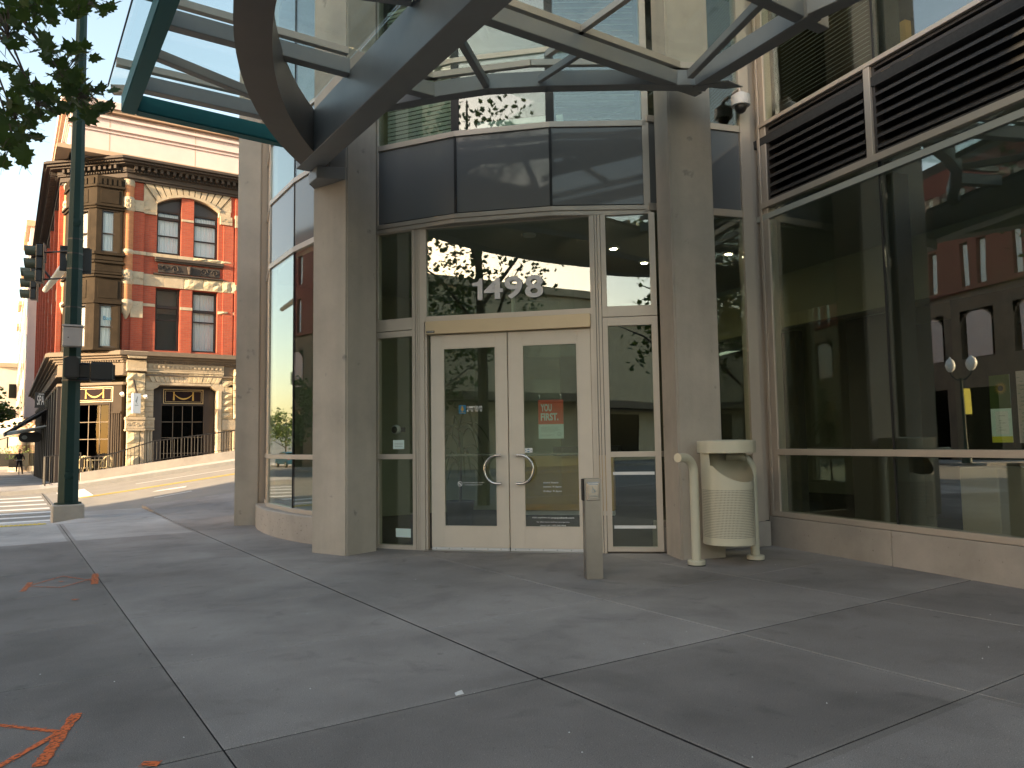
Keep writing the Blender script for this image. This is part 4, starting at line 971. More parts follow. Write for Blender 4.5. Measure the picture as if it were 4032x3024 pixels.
XW.box(MB(), a0, a1, b0_, b1_, -.058, -.055).build('poster_board', 'stucco', t)
ln = MB()
for k in range(16): XW.box(ln, a0+.03, a1-.04-.05*(k % 4), b0_+(b1_-b0_)*(.08+.055*k), b0_+(b1_-b0_)*(.088+.055*k), -.055, -.0545)
ln.build('print', 'grey_print', t)

# ================================================================== TRAFFIC SIGNAL POLE
PU, PV = 1.01, 16.6
pole = thing('traffic_signal_pole', (PU, PV, 0), 'tall dark green octagonal traffic signal pole on a concrete footing at the corner', 'signal pole')
MB().prism([(PU-.26, PV-.26, -.14), (PU+.26, PV-.26, -.14), (PU+.26, PV+.26, -.14), (PU-.26, PV+.26, -.14)], (0, 0, .40)).build('footing', 'base_concrete', pole, bevel=.02)
R8 = lambda z: .183-.0088*z
mbp = MB()
zs = [.26, 2., 4., 6., 8., 10.5]
for r, z in [(R8(z), z) for z in zs]:
    for j in range(8): a = math.pi/8+j*math.pi/4; mbp.v.append((PU+r*math.cos(a), PV+r*math.sin(a), z))
for i in range(len(zs)-1):
    for j in range(8): mbp.f.append((i*8+j, i*8+(j+1) % 8, (i+1)*8+(j+1) % 8, (i+1)*8+j)); mbp.m.append(0)
mbp.f.append(tuple(range(40, 48))); mbp.m.append(0)
mbp.build('shaft', 'dark_green', pole)
MB().lathe((PU, PV, .26), [(.225, 0), (.225, .03), (.2, .035)], 16).build('base_plate', 'dark_green', pole)
tocam = np.array([-PU, -PV, 0.]); tocam /= np.linalg.norm(tocam); tside = np.array([-tocam[1], tocam[0], 0])     # towards the camera; to its left in view... 
tside = np.array([tocam[1], -tocam[0], 0]) if np.dot(np.array([tocam[1], -tocam[0], 0]), _R) < 0 else np.array([-tocam[1], tocam[0], 0])
def on_pole(a, z, out=0.): return np.array([PU, PV, 0.])-tside*a+tocam*(out)+np.array([0, 0, z])        # a>0 = to the right as seen from the bank
for z in (.80, 5.62):
    c_ = on_pole(-.0 if z < 1 else .02, z, R8(z)*.93); MB().tube([c_, c_+tocam*.012, c_+tocam*.018], [.075, .072, .05], 20).build('hand_hole_cover', 'dark_green', pole, smooth=True, angle=40)
def obb(mb, c, sx, sy, sz): return mb.obox(np.array(c)+tside*sx/2-tocam*sy/2-np.array([0, 0, sz/2]), -tside*sx, tocam*sy, (0, 0, sz))
cbx = obb(MB(), on_pole(.0, 3.38, .26), .33, .22, .36).build('control_box', 'grey_box', pole, bevel=.01)
obb(MB(), on_pole(.0, 3.585, .265), .35, .25, .035).build('box_lid', 'grey_box', cbx, bevel=.006); obb(MB(), on_pole(-.07, 3.36, .372), .018, .006, .018).build('lock', 'black', cbx)
for z in (4.72, 5.02, 5.3, 3.98): MB().lathe((PU, PV, z), [(R8(z)+.006, -.012), (R8(z)+.006, .012)], 8, ang=(math.pi/8, math.pi/8+2*math.pi), cap=False).build('band_clamp', 'black', pole)
# curved sign plates seen from behind, strapped round the pole
sg = thing('traffic_sign', (PU, PV, 4.95), 'pair of black sign plates strapped high on the dark green signal pole', 'sign')
obb(MB(), on_pole(-.135, 4.97, -.22), .24, .02, .50).build('plate', 'black', sg, bevel=.004); obb(MB(), on_pole(.155, 4.95, -.22), .26, .02, .50).build('plate', 'black', sg, bevel=.004)
for z in (4.76, 5.2): obb(MB(), on_pole(.0, z, -.205), .5, .02, .03).build('strap', 'black', sg)
# mast arm, silver, reaching over the side street
arm_d = np.array([math.sin(math.radians(-4)), math.cos(math.radians(-4)), 0])
MB().tube([np.array([PU, PV, 5.0]), np.array([PU, PV, 5.04])+arm_d*1.2, np.array([PU, PV, 5.1])+arm_d*4.6], [.105, .09, .06], 14).build('mast_arm', 'galv', pole, smooth=True)
MB().tube([np.array([PU, PV, 5.0])+arm_d*.12, np.array([PU, PV, 5.0])+arm_d*.3], .13, 12).build('arm_flange', 'galv', pole)
def signal_head(c, face, label, olive='signal_olive', arm=None):
    """three lens housings stacked, each with its tunnel visor, on a flat back plate."""
    face = np.array([*face, 0.]); face /= np.linalg.norm(face); sd_ = np.array([-face[1], face[0], 0]); up = np.array([0, 0, 1.])
    t = thing('traffic_light', tuple(c), label, 'traffic light', 'traffic lights on the signal pole'); t.scale = (.8, .8, .8)
    c = np.array(c)
    MB().obox(c-sd_*.19-up*.5-face*.05, sd_*.38, face*.02, up*1.0).build('back_plate', 'black', t, bevel=.01)
    for k, z in enumerate((.31, 0, -.31)):
        h = MB().obox(c-sd_*.15+up*(z-.148)-face*.03, sd_*.30, face*.16, up*.296).build('housing', 'black', t, bevel=.02)
        o_ = c+up*z+face*.13
        MB().tube([o_, o_+face*.012], .105, 18).build('lens', ['red_print', 'gold', 'teal'][k], h)
        mb = MB(); n = 18; R_ = .122; kk = []
        for i in range(n+1):
            a = math.radians(-75)+math.radians(330)*i/n; e_ = sd_*math.cos(a)*R_+up*math.sin(a)*R_; kk.append((a, e_))
        for i in range(n):
            a0, e0 = kk[i]; a1, e1 = kk[i+1]; L0, L1 = (.235+.015*math.sin(a0), .235+.015*math.sin(a1))
            mb.add([o_+e0, o_+e1, o_+e1+face*L1, o_+e0+face*L0, o_+e0*.95, o_+e1*.95, o_+e1*.95+face*L1, o_+e0*.95+face*L0], [(0, 1, 2, 3), (7, 6, 5, 4), (3, 2, 6, 7)])
        mb.build('visor', olive, h)
    if arm is not None:
        for z in (.28, -.38): MB().tube([c+up*z, np.array(arm)+up*z], .022, 8).build('bracket', 'black', t)
    return t
h1 = onv(60+292/2.764, 650+1078/2.764, 17.1); h2 = onv(60+225/2.764, 650+1290/2.764, 19.8)
signal_head(h1, (-1, .12), 'nearer traffic light with olive visors bracketed off the signal pole', arm=(PU, PV, h1[2]))
signal_head(h2, (-1, .12), 'farther traffic light hanging lower from the silver mast arm', arm=None)
MB().tube([h2+np.array([0, 0, .5]), (np.array([PU, PV, 5.07])+arm_d*3.2)], .025, 8).build('hanger', 'black', pole)
def ped_head(c, label):
    t = thing('pedestrian_signal', tuple(c), label, 'pedestrian signal')
    return t
pd = thing('pedestrian_signal', tuple(on_pole(.50, 2.76, .06)), 'black pedestrian signal box seen from behind on the right of the signal pole', 'pedestrian signal')
obb(MB(), on_pole(.50, 2.76, .06), .46, .22, .38).build('housing', 'black', pd, bevel=.05, seg=3); obb(MB(), on_pole(.50, 2.76, .175), .38, .02, .30).build('back_cover', 'black', pd, bevel=.008)
for z in (2.61, 2.90): MB().tube([on_pole(.10, z, .06), on_pole(.30, z, .06)], .03, 8).build('bracket', 'black', pd)
obb(MB(), on_pole(.2, 2.76, .06), .16, .08, .24).build('clamp', 'black', pd, bevel=.01)
pd2 = thing('pedestrian_signal', tuple(on_pole(.0, 2.80, .27)), 'black pedestrian signal box strapped to the front of the signal pole', 'pedestrian signal')
obb(MB(), on_pole(.0, 2.80, .27), .24, .20, .40).build('housing', 'black', pd2, bevel=.03, seg=2)
for z in (2.58, 3.02): MB().lathe((PU, PV, z), [(R8(z)+.01, -.015), (R8(z)+.01, .015)], 8, ang=(math.pi/8, math.pi/8+2*math.pi), cap=False).build('strap', 'black', pd2)

# ================================================================== BRICK BUILDING ACROSS THE SIDE STREET
bk = thing('brick_building', (7., 33., 0.), 'red brick and stone corner building with a dark cornice and a rounded bay', 'building')
FW = W((0, 31), (1, 31)); LF = W((1.6, 32.85), (1.6, 31.85)); CH = W((1.72, 32.8), (3.55, 31.0))
MB().prism([(2.3, 58, -.3), (2.3, 33.5, -.3), (4.2, 31.75, -.3), (16, 31.75, -.3), (16, 58, -.3)], (0, 0, 12.2)).build('core', 'plaster_dark', bk)
Z2 = lambda x, y: FW.hit(450+x/3.318, 700+y/3.318)
Z3 = lambda x, y: FW.hit(450+x/3.318, 1150+y/3.318)
uA0, uA1, uB0, uB1 = 4.56, 5.42, 5.87, 6.79
bw = MB()
FW.holes(bw, 3.5, 16, 4.82, 11.25, [(uA0, uA1, 4.93, 7.33), (uB0, uB1, 4.93, 7.33), (uA0, uA1, 8.62, 10.36), (uB0, uB1, 8.62, 10.36), (4.08, 7.24, 10.36, 11.26), (8.6, 9.5, 5, 7.3), (10, 10.9, 5, 7.3), (8.6, 9.5, 8.7, 10.6), (10, 10.9, 8.7, 10.6)], -.45, 0)
FW.box(bw, uA1, uB0, 10.36, 10.92, -.45, -.002)
bw.build('brick_wall', 'brick', bk)
if 1:                                             # raised pilaster strips either side of the windows
    for a0, a1, z1_, d_ in [(3.72, 4.12, 10.1, .06), (6.98, 7.36, 10.1, .06), (7.42, 7.62, 11.2, .10), (uA1+.03, uB0-.03, 7.3, .03)]: FW.box(MB(), a0, a1, 4.86, z1_, 0, d_).build('brick_pilaster', 'brick', bk)
def sash(wl, a0, a1, z0, z1, rec=.16, tops=None, cur='curtain', par=None, mid=None, mcol='dark_trim', gl='glass_old', t=.07):
    """timber sash window with its two panes and a curtain hung behind."""
    mb = MB(); wl.frame(mb, a0+.003, a1-.003, z0, z1, (t, t, t*1.1, t), -rec-.10, -rec)
    m_ = mid if mid else z0+(z1-z0)*.5; wl.box(mb, a0+t, a1-t, m_-.022, m_+.022, -rec-.09, -rec-.015)
    zt = z1-t
    if tops: wl.box(mb, a0+t, a1-t, tops-.05, tops+.05, -rec-.10, -rec+.02); zt = tops-.05
    f = mb.build('window', mcol, par or bk)
    for c, d in [(z0+t*1.1, m_-.022), (m_+.022, zt)]: wl.pane(a0+t, a1-t, c, d, f, gl, -rec-.06)
    if tops: wl.pane(a0+t, a1-t, tops+.05, z1-t, f, gl, -rec-.06)
    if cur:
        cm = MB(); n = 26; pts = []
        for i in range(n+1):
            s_ = a0+t*.6+(a1-a0-t*1.2)*i/n; dd = -rec-.135+.018*math.sin(i*2.1)+.012*math.sin(i*5.3); pts.append((s_, dd))
        for i in range(n):
            p, q = pts[i], pts[i+1]; cm.obox(wl.pt(p[0], z0+.05, p[1]), wl.pt(q[0], z0+.05, q[1])-wl.pt(p[0], z0+.05, p[1]), wl.n*-.006, (0, 0, z1-z0-.15))
        cm.build('curtain', cur, f)
    return f
sash(FW, uA0, uA1, 4.93, 7.33, .20, 6.62, None, gl='glass_old'); sash(FW, uB0, uB1, 4.93, 7.33, .20, 6.55, 'curtain')
FW.box(MB(), uA0, uA1, 6.4, 7.3, -.5, -.45).build('roller_blind', 'taupe', bk)
sash(FW, uA0, uA1, 8.66, 10.36, .20, 10.06, 'curtain', mid=9.38); sash(FW, uB0, uB1, 8.66, 10.36, .20, 10.02, 'curtain', mid=9.34)
for a in (8.6, 10): sash(FW, a, a+.9, 5, 7.3); sash(FW, a, a+.9, 8.7, 10.6)
# segmental stone arch: tympana, archivolt, wedge stones
cxA, Rin = 5.675, 1.87; zcA = 10.93-Rin
arcz = lambda u: zcA+math.sqrt(max(0, Rin**2-(u-cxA)**2))
for a0, a1 in [(uA0, uA1), (uB0, uB1)]:
    ty = [(a0, 10.36), (a1, 10.36)]+[(a1+(a0-a1)*i/10, arcz(a1+(a0-a1)*i/10)-.005) for i in range(11)]
    FW.poly(MB(), ty, -.32, -.22).build('tympanum', 'shop_brown', bk)
    fr2 = MB()
    for i in range(10):
        ua, ub_ = a0+(a1-a0)*i/10, a0+(a1-a0)*(i+1)/10; FW.poly(fr2, [(ua, arcz(ua)-.075), (ub_, arcz(ub_)-.075), (ub_, arcz(ub_)-.006), (ua, arcz(ua)-.006)], -.24, -.17)
    fr2.build('arched_head', 'dark_trim', bk)
thl = math.radians(127.2); av2 = MB(); nA = 20
def outer(th):
    c_, s_ = math.cos(th), math.sin(th); t = (11.25-zcA)/s_
    if abs(c_)*t > 1.585: t = 1.585/abs(c_)
    return (cxA+c_*t, zcA+s_*t)
for i in range(nA):
    ta, tb = thl+(math.pi-2*thl)*i/nA, thl+(math.pi-2*thl)*(i+1)/nA
    pol = lambda r, t: (cxA+r*math.cos(t), zcA+r*math.sin(t))
    FW.poly(av2, [pol(Rin, ta), pol(Rin+.10, ta), pol(Rin+.10, tb), pol(Rin, tb)], -.2, .07)
av2.build('archivolt', 'stone', bk)
tc_ = math.atan2(11.25-zcA, -1.585)
angs = [thl, tc_]+[tc_+(math.pi-2*tc_)*i/12 for i in range(1, 12)]+[math.pi-tc_, math.pi-thl]
for sg_ in (1, -1):
    f_ = lambda u: cxA+(u-cxA)*sg_
    e1 = outer(thl); FW.poly(MB(), [(f_(4.082), 10.605), (f_(4.55), 10.605), (f_(cxA+(Rin+.102)*math.cos(thl)), zcA+(Rin+.102)*math.sin(thl)), (f_(e1[0]), e1[1])], -.3, .028).build('voussoir', 'stone', bk)
for i in range(len(angs)-1):
    a, b = angs[i]-.008, angs[i+1]+.008
    p = [(cxA+(Rin+.102)*math.cos(a), zcA+(Rin+.102)*math.sin(a)), outer(a), outer(b), (cxA+(Rin+.102)*math.cos(b), zcA+(Rin+.102)*math.sin(b))]
    FW.poly(MB(), p, -.3, .025+random.uniform(0, .012)).build('voussoir', 'stone', bk)
FW.box(MB(), 4.082, 4.55, 10.37, 10.60, -.3, .03).build('stone', 'stone', bk); FW.box(MB(), 6.80, 7.238, 10.37, 10.60, -.3, .03).build('stone', 'stone', bk)

def rough_block(wl, a0, a1, z0, z1, d0, d1, name='stone', par=None, amp=.05, m='stone_rough'):
    """a quarry-faced block: hand-broken front, tooled margin, recessed joint all round."""
    g = .008; a0 += g; a1 -= g; z0 += g; z1 -= g; nx = max(2, int((a1-a0)/.14)); nz = max(2, int((z1-z0)/.14))
    pts, fs = [], []
    for j in range(nz+1):
        for i in range(nx+1):
            e_ = i in (0, nx) or j in (0, nz); dd = d1-.04 if e_ else d1+random.uniform(-amp, amp)
            pts.append(wl.pt(a0+(a1-a0)*i/nx, z0+(z1-z0)*j/nz, dd))
    for j in range(nz):
        for i in range(nx):
            q = j*(nx+1)+i; fs += [(q, q+1, q+nx+2), (q, q+nx+2, q+nx+1)]
    mb = MB().add(pts, fs); k = len(pts)
    c = [(0, 0), (nx, 0), (nx, nz), (0, nz)]
    mb.add([wl.pt(a, z, d0) for a, z in ((a0, z0), (a1, z0), (a1, z1), (a0, z1))], [])
    rim = [i for i in range(nx+1)]+[j*(nx+1)+nx for j in range(1, nz+1)]+[nz*(nx+1)+i for i in range(nx-1, -1, -1)]+[j*(nx+1) for j in range(nz-1, 0, -1)]
    corners = {0: 0, nx: 1, nx+nz: 2, 2*nx+nz: 3}
    cur_ = 0; L_r = len(rim)
    for i in range(L_r):
        if i in corners: cur_ = corners[i]
        nxt = (i+1) % L_r; nc = corners.get(nxt, cur_)
        mb.f.append((rim[nxt], rim[i], k+cur_) if nc == cur_ else (rim[nxt], rim[i], k+cur_, k+nc)); mb.m.append(0)
    return mb.build(name, m, par or bk)
def carved(wl, a0, a1, z0, z1, d, par, n=5, m='stone'):
    """a stone panel with small leaf scrolls in relief."""
    b = wl.box(MB(), a0+.006, a1-.006, z0+.006, z1-.006, -.2, d).build('carved_stone', m, par)
    mb = MB(); h = (z1-z0)*.36
    for k in range(n):
        c = (a0+(a1-a0)*(k+.5)/n, (z0+z1)/2+(.12*h if k % 2 else -.12*h)); r_ = min(h, (a1-a0)/n*.46)
        mb.tube([wl.pt(c[0]+r_*(1-t/9)*math.cos(t*1.2+k), c[1]+r_*(1-t/9)*math.sin(t*1.2+k), d+.006) for t in range(8)], r_*.18, 5)
    mb.build('scrollwork', m, b, kind='stuff'); return b
# stone bands
def band(a0, a1, z0, z1, d, n, m='stone', rough=False):
    for i in range(n):
        p, q = a0+(a1-a0)*i/n, a0+(a1-a0)*(i+1)/n
        if rough: rough_block(FW, p, q, z0, z1, -.2, d+.02, amp=.03)
        else: FW.box(MB(), p+.005, q-.005, z0+.005, z1-.005, -.2, d).build('stone', m, bk, bevel=.004)
band(3.70, 4.20, 8.48, 8.62, .085, 2); band(4.20, 5.85, 8.48, 8.62, .05, 3); band(5.85, 7.38, 8.48, 8.62, .07, 3, rough=True)
band(3.70, 4.13, 6.1, 6.72, .085, 1); band(4.13, 4.55, 6.56, 6.68, .03, 1); band(uA1, uB0, 6.52, 6.64, .05, 1); band(6.8, 7.6, 6.46, 6.60, .07, 2, rough=True)
band(4.13, 5.55, 7.34, 7.80, .035, 2); band(5.55, 6.95, 7.34, 7.80, .05, 2, rough=True); band(6.95, 7.62, 7.34, 7.80, .09, 2, rough=True); carved(FW, 3.72, 4.13, 7.34, 7.84, .085, bk, 3)
band(3.70, 4.10, 10.12, 10.55, .085, 1); carved(FW, 4.09, 4.545, 10.08, 10.36, .09, bk, 4); carved(FW, 6.83, 7.3, 10.06, 10.40, .10, bk, 4); carved(FW, 7.4, 7.64, 10.0, 10.5, .14, bk, 2)
band(uA1, uB0, 9.98, 10.08, .03, 1)
# carved dark panel between the storeys
fz = MB(); FW.box(fz, 4.5, 6.98, 8.36, 8.47, -.1, .15); FW.box(fz, 4.52, 6.95, 8.30, 8.36, -.1, .10); FW.box(fz, 4.46, 6.98, 7.80, 7.86, -.1, .12)
fzo = fz.build('frieze_moulding', 'dark_trim', bk, bevel=.008)
FW.box(MB(), 4.62, 6.86, 7.90, 8.24, -.1, .045).build('frieze_panel', 'dark_trim', fzo, bevel=.01)
sw = MB()
for k, (c, r_, s_) in enumerate([(4.83, .12, 1), (5.22, .15, -1), (6.26, .15, 1), (6.66, .12, -1)]):
    sw.tube([FW.pt(c+s_*r_*(1-t/22)*math.cos(t*.5), 8.07+r_*(1-t/22)*math.sin(t*.5), .055) for t in range(18)], .018, 6)
    for q in range(4): a = q*1.6+k; sw.tube([FW.pt(c+r_*.9*math.cos(a), 8.07+r_*.9*math.sin(a), .05), FW.pt(c+r_*1.35*math.cos(a+.3), 8.07+min(.14, max(-.14, r_*1.3*math.sin(a+.3))), .06)], [.025, .008], 5)
sw.tube([FW.pt(5.74, 7.93, .06), FW.pt(5.74, 8.2, .06)], [.05, .10], 8); sw.build('scrollwork', 'dark_trim', fzo, kind='stuff')
# round corner columns with their stone rings
def corner_column(u, v, zlo):
    t_ = MB().lathe((u, v, 0), [(.20, zlo+.55), (.20, 11.25)], 18).build('corner_column', 'orange_brick', bk, smooth=True, angle=40)
    for z0, z1, r_ in [(10.10, 10.60, .235), (8.48, 8.62, .235), (7.34, 7.84, .235), (11.05, 11.25, .225)]:
        c_ = MB().lathe((u, v, 0), [(.2, z0-.02), (r_, z0+.04), (r_, z1-.05), (.2, z1+.01)], 18).build('stone_ring', 'stone', t_, smooth=True, angle=40)
        if z1-z0 > .3:
            mb = MB()
            for k in range(10):
                a = k*2*math.pi/10; 
                for j in range(2): mb.tube([(u+(r_+.005)*math.cos(a+.11*math.cos(t)), v+(r_+.005)*math.sin(a+.11*math.cos(t)), z0+(z1-z0)*(.32+.36*j)+.055*math.sin(t)) for t in [2*math.pi*i/7 for i in range(8)]], .012, 4)
            mb.build('scrollwork', 'stone', t_, kind='stuff')
    MB().lathe((u, v, 0), [(.02, zlo-.12), (.07, zlo-.05), (.15, zlo+.12), (.24, zlo+.42), (.25, zlo+.55), (.2, zlo+.60)], 18).build('corbel', 'stone', t_, smooth=True, angle=50)
corner_column(3.56, 31.0, 6.15); corner_column(1.78, 32.62, 6.15)
cp_ = MB(); CH.box(cp_, CH.L-.42, CH.L-.02, 4.85, 6.6, -.3, .10); cp_.build('corner_pier', 'brick', bk); cp2 = MB(); CH.box(cp2, -.05, .32, 4.85, 11.2, -.3, .05); CH.box(cp2, CH.L-.4, CH.L, 6.6, 11.2, -.3, .0); cp2.build('corner_pier', 'brick', bk)
# --- the bay on the cut corner
BY = [(1.62, 32.55), (1.74, 31.75), (2.34, 31.02), (2.52, 30.84), (3.36, 30.80), (3.46, 31.2)]
bay = thing('x', (0, 0, 0), None, None); bpy.data.objects.remove(bay)
byo = MB().prism([(1.9, 32.5, 4.82), (1.95, 31.9, 4.82), (2.6, 31.3, 4.82), (3.3, 31.3, 4.82), (3.3, 32.5, 4.82)], (0, 0, 6.4)).build('corner_bay', 'plaster_dark', bk)
Bw = [W(BY[i], BY[i+1]) for i in range(5)]
for (z0, z1, d) in [(4.82, 4.90, .03), (6.52, 6.62, .06), (6.62, 7.48, .0), (7.48, 7.56, .09), (7.60, 7.68, .05), (7.70, 8.0, .02), (8.0, 8.08, .10), (8.12, 8.28, .05), (8.30, 8.40, .12), (10.02, 10.10, .06), (10.10, 10.16, .12), (10.16, 10.82, .0), (10.82, 10.90, .07), (10.90, 11.25, .01)]:
    b_ = MB(); joined_rail(b_, BY, z0, z1, -.5, d); b_ = b_.build('bay_moulding', 'bay_metal', byo, bevel=.006)
pm = MB()
for i in (1, 3):
    wl = Bw[i]; L_ = wl.L
    for z0, z1 in [(4.90, 6.52), (8.40, 10.02)]:
        wl.box(pm, 0, .17 if i == 3 else .10, z0, z1, -.25, .0); wl.box(pm, L_-.10 if i == 1 else .77, L_, z0, z1, -.25, .0)
    wl.box(MB(), .12, L_-.12, 10.24, 10.74, 0, .02).build('bay_panel', 'bay_metal', byo, bevel=.004); wl.box(MB(), .10, L_-.10, 6.72, 7.38, 0, .02).build('bay_panel', 'bay_metal', byo, bevel=.004)
for i in (0, 2, 4):
    for z0, z1 in [(4.90, 6.52), (8.40, 10.02)]: Bw[i].box(pm, 0, Bw[i].L, z0, z1, -.3, -.004)
for i in range(5):
    k = 0
    while .06+k*.16 < Bw[i].L-.1: Bw[i].box(pm, .04+k*.16, .14+k*.16, 10.92, 11.16, 0, .05); k += 1
pm.build('bay_posts', 'bay_metal', byo, kind='stuff')
for i in (1, 3):
    L_ = Bw[i].L; e0, e1 = (.17, .77) if i == 3 else (.10, L_-.10)
    f = sash(Bw[i], e0, e1, 8.42, 10.0, .03, None, 'curtain', byo, 9.12, t=.05); f2 = sash(Bw[i], e0, e1, 4.92, 6.50, .03, None, 'curtain', byo, 5.68, t=.05)
Bw[3].text('Bank', .30, .66, 5.93, 6.07, -.055, byo, 'blue_print', off=.01)
Bw[1].text('n', Bw[1].L-.24, Bw[1].L-.16, 5.93, 6.03, -.055, byo, 'blue_print', off=.01)
# --- ground floor of the cut corner: pier, cornice, shop window
CHAIN = [(1.6, 58), (1.6, 32.85), (3.55, 31.0), (16, 31.0)]
gc = MB()
for z0, z1, d in [(3.60, 3.70, .06), (3.95, 4.02, .10), (4.02, 4.42, .04), (4.42, 4.50, .12), (4.50, 4.58, .20), (4.58, 4.66, .32), (4.66, 4.80, .46), (4.80, 4.83, .40)]: joined_rail(gc, CHAIN, z0, z1, -.4, d)
gco = gc.build('ground_cornice', 'taupe', bk, bevel=.008)
dn = MB()
for wl, L0, L1 in [(FW, 4.2, 7.6), (CH, .1, CH.L-.1)]:
    k = L0
    while k < L1: wl.box(dn, k, k+.05, 4.44, 4.50, .1, .17); k += .10
dn.build('dentils', 'taupe', gco, kind='stuff')
st3 = MB(); FW.box(st3, 4.27, 7.05, 4.16, 4.44, -.3, .09); FW.box(st3, 4.27, 7.05, 4.08, 4.15, -.3, .12); st3.build('dentil_course', 'stone', bk, bevel=.006)
for k in range(17): FW.box(MB(), 4.36+k*.158, 4.44+k*.158, 4.25, 4.35, .09, .135+(.01 if k > 10 else 0)).build('dentil', 'stone', bk)
# flat arch of wedge stones over the wide shop opening
n = 15
for k in range(n):
    a, b = 4.30+(2.76)*k/n, 4.30+(2.76)*(k+1)/n; la, lb = 5.68+(a-5.68)*.86, 5.68+(b-5.68)*.86
    sh = .04*(1-abs(k-7)/7)
    FW.poly(MB(), [(la+.005, 3.72), (lb-.005, 3.72), (b-.005, 4.075), (a+.005, 4.075)], -.3, .05+random.uniform(0, .02)+(.03 if k > 7 else 0)).build('voussoir', 'stone_rough' if k > 7 else 'stone', bk, bevel=.008)
lm = MB(); FW.box(lm, 4.75, 6.6, 3.62, 3.715, -.3, .07)
for sgn, c in ((1, 4.56), (-1, 6.80)):
    FW.poly(lm, [(c-sgn*.28, 3.715), (c+sgn*.20, 3.715), (c+sgn*.20, 3.60), (c+sgn*.12, 3.52), (c+sgn*.0, 3.46), (c-sgn*.28, 3.40)], -.3, .065)
lm.build('lintel', 'stone', bk, bevel=.006)
# left pier and its neighbour, stone by stone
for k in range(6): z0 = 2.42+k*.27; rough_block(FW, 3.66, 4.24, z0, z0+.27, -.3, .26, amp=.06)
for k in range(6): z0 = 2.40+k*.20; FW.box(MB(), 4.255, 4.555, z0+.005, z0+.195, -.3, .05+.01*(k % 2)).build('stone', 'stone', bk, bevel=.006)
carved(FW, 3.62, 4.25, 1.98, 2.30, .27, bk, 4); carved(FW, 4.26, 4.60, 2.0, 2.30, .09, bk, 2)
mo = MB(); FW.box(mo, 3.60, 4.27, 2.30, 2.41, -.3, .31); FW.box(mo, 4.26, 4.61, 2.30, 2.39, -.3, .11); FW.box(mo, 3.60, 4.27, 1.90, 1.975, -.3, .30); FW.box(mo, 4.26, 4.6, 1.92, 1.99, -.3, .10); FW.box(mo, 3.62, 4.28, 4.10, 4.20, -.3, .32); FW.box(mo, 3.62, 4.28, 4.20, 4.56, -.3, .20); FW.poly(mo, [(3.5, 4.82), (4.3, 4.82), (4.25, 4.56), (3.66, 4.56)], -.3, .42); mo.build('pier_mouldings', 'stone', bk, bevel=.008, kind='stuff')
for k in range(3): z0 = .55+k*.45; rough_block(FW, 3.68, 4.10, z0, z0+.45, -.3, .24, amp=.05)
fl3 = MB()
for k in range(3): FW.box(fl3, 4.27+k*.10, 4.345+k*.10, .45, 1.92, -.3, .05)
FW.box(fl3, 4.12, 4.25, .4, 1.9, -.3, .20); fl3.build('fluted_shaft', 'stone', bk, bevel=.01)
for k in range(6): z0 = 2.35+k*.25; rough_block(FW, 7.0, 7.40, z0, z0+.25, -.3, .10, amp=.05)
for k in range(7): z0 = 2.35+k*.28; rough_block(FW, 7.42, 7.9, z0, z0+.28, -.3, .22, amp=.06)
rp = MB(); FW.box(rp, 6.84, 6.98, .6, 3.45, -.3, .12)
for k in range(4): FW.box(rp, 7.0+k*.10, 7.07+k*.10, .6, 1.92, -.3, .06)
FW.box(rp, 7.0, 7.9, 1.92, 2.33, -.3, .10); FW.box(rp, 7.42, 7.9, .6, 1.9, -.3, .2); rp.build('right_jamb', 'stone', bk, bevel=.01)
gw = MB(); FW.holes(gw, 4.1, 16, -.5, 4.6, [(4.55, 6.83, -.5, 3.62)], -.5, -.02); gw.build('ground_wall', 'stone', bk)
# dark shopfronts
sfm = MB()
FW.box(sfm, 4.55, 6.83, .2, 3.62, -.62, -.50); FW.box(sfm, 4.56, 4.92, .4, 3.5, -.5, -.40); FW.box(sfm, 6.42, 6.82, .4, 3.5, -.5, -.40); FW.box(sfm, 4.56, 6.82, 2.88, 3.58, -.5, -.42)
sfo = sfm.build('shopfront', 'shop_brown', bk, bevel=.01)
def swag(wl, a0, a1, z0, z1, d, par):
    p_ = wl.box(MB(), a0, a1, z0, z1, d-.02, d).build('swag_panel', 'swag_panel', par)
    mb = MB(); wl.frame(mb, a0, a1, z0, z1, .022, d, d+.012); wl.frame(mb, a0+.07, a1-.07, z0+.065, z1-.065, .012, d, d+.006); mb.build('border', 'tan_line', p_)
    mb = MB(); cx_, hw = (a0+a1)/2, (a1-a0)*.24; zt = z0+(z1-z0)*.70
    for i in range(14):
        t0, t1 = -1+2*i/14, -1+2*(i+1)/14; f_ = lambda t: zt-(z1-z0)*.33*(1-t*t); th_ = lambda t: (z1-z0)*(.02+.075*(1-t*t))
        wl.poly(mb, [(cx_+hw*t0, f_(t0)-th_(t0)), (cx_+hw*t1, f_(t1)-th_(t1)), (cx_+hw*t1, f_(t1)+.008), (cx_+hw*t0, f_(t0)+.008)], d, d+.01)
    for s_ in (-1, 1):
        wl.poly(mb, [(cx_+s_*hw-.035, zt-.26), (cx_+s_*hw+.03, zt-.26), (cx_+s_*hw+.018, zt+.03), (cx_+s_*hw-.018, zt+.03)], d, d+.012); wl.poly(mb, [(cx_+s_*hw+x, zt+.04+y) for x, y in ngon_circle((0, 0), .03, 8)], d, d+.014)
    mb.build('gold_swag', 'gold', p_)
swag(FW, 4.96, 6.40, 2.95, 3.50, -.395, sfo)
gm = MB()
for a in (5.32, 5.66, 6.02): FW.box(gm, a-.012, a+.012, .4, 2.86, -.47, -.445)
for z in (2.25, 1.65, 1.05): FW.box(gm, 4.92, 6.42, z-.012, z+.012, -.47, -.445)
gm.build('glazing_bars', 'taupe', sfo); 
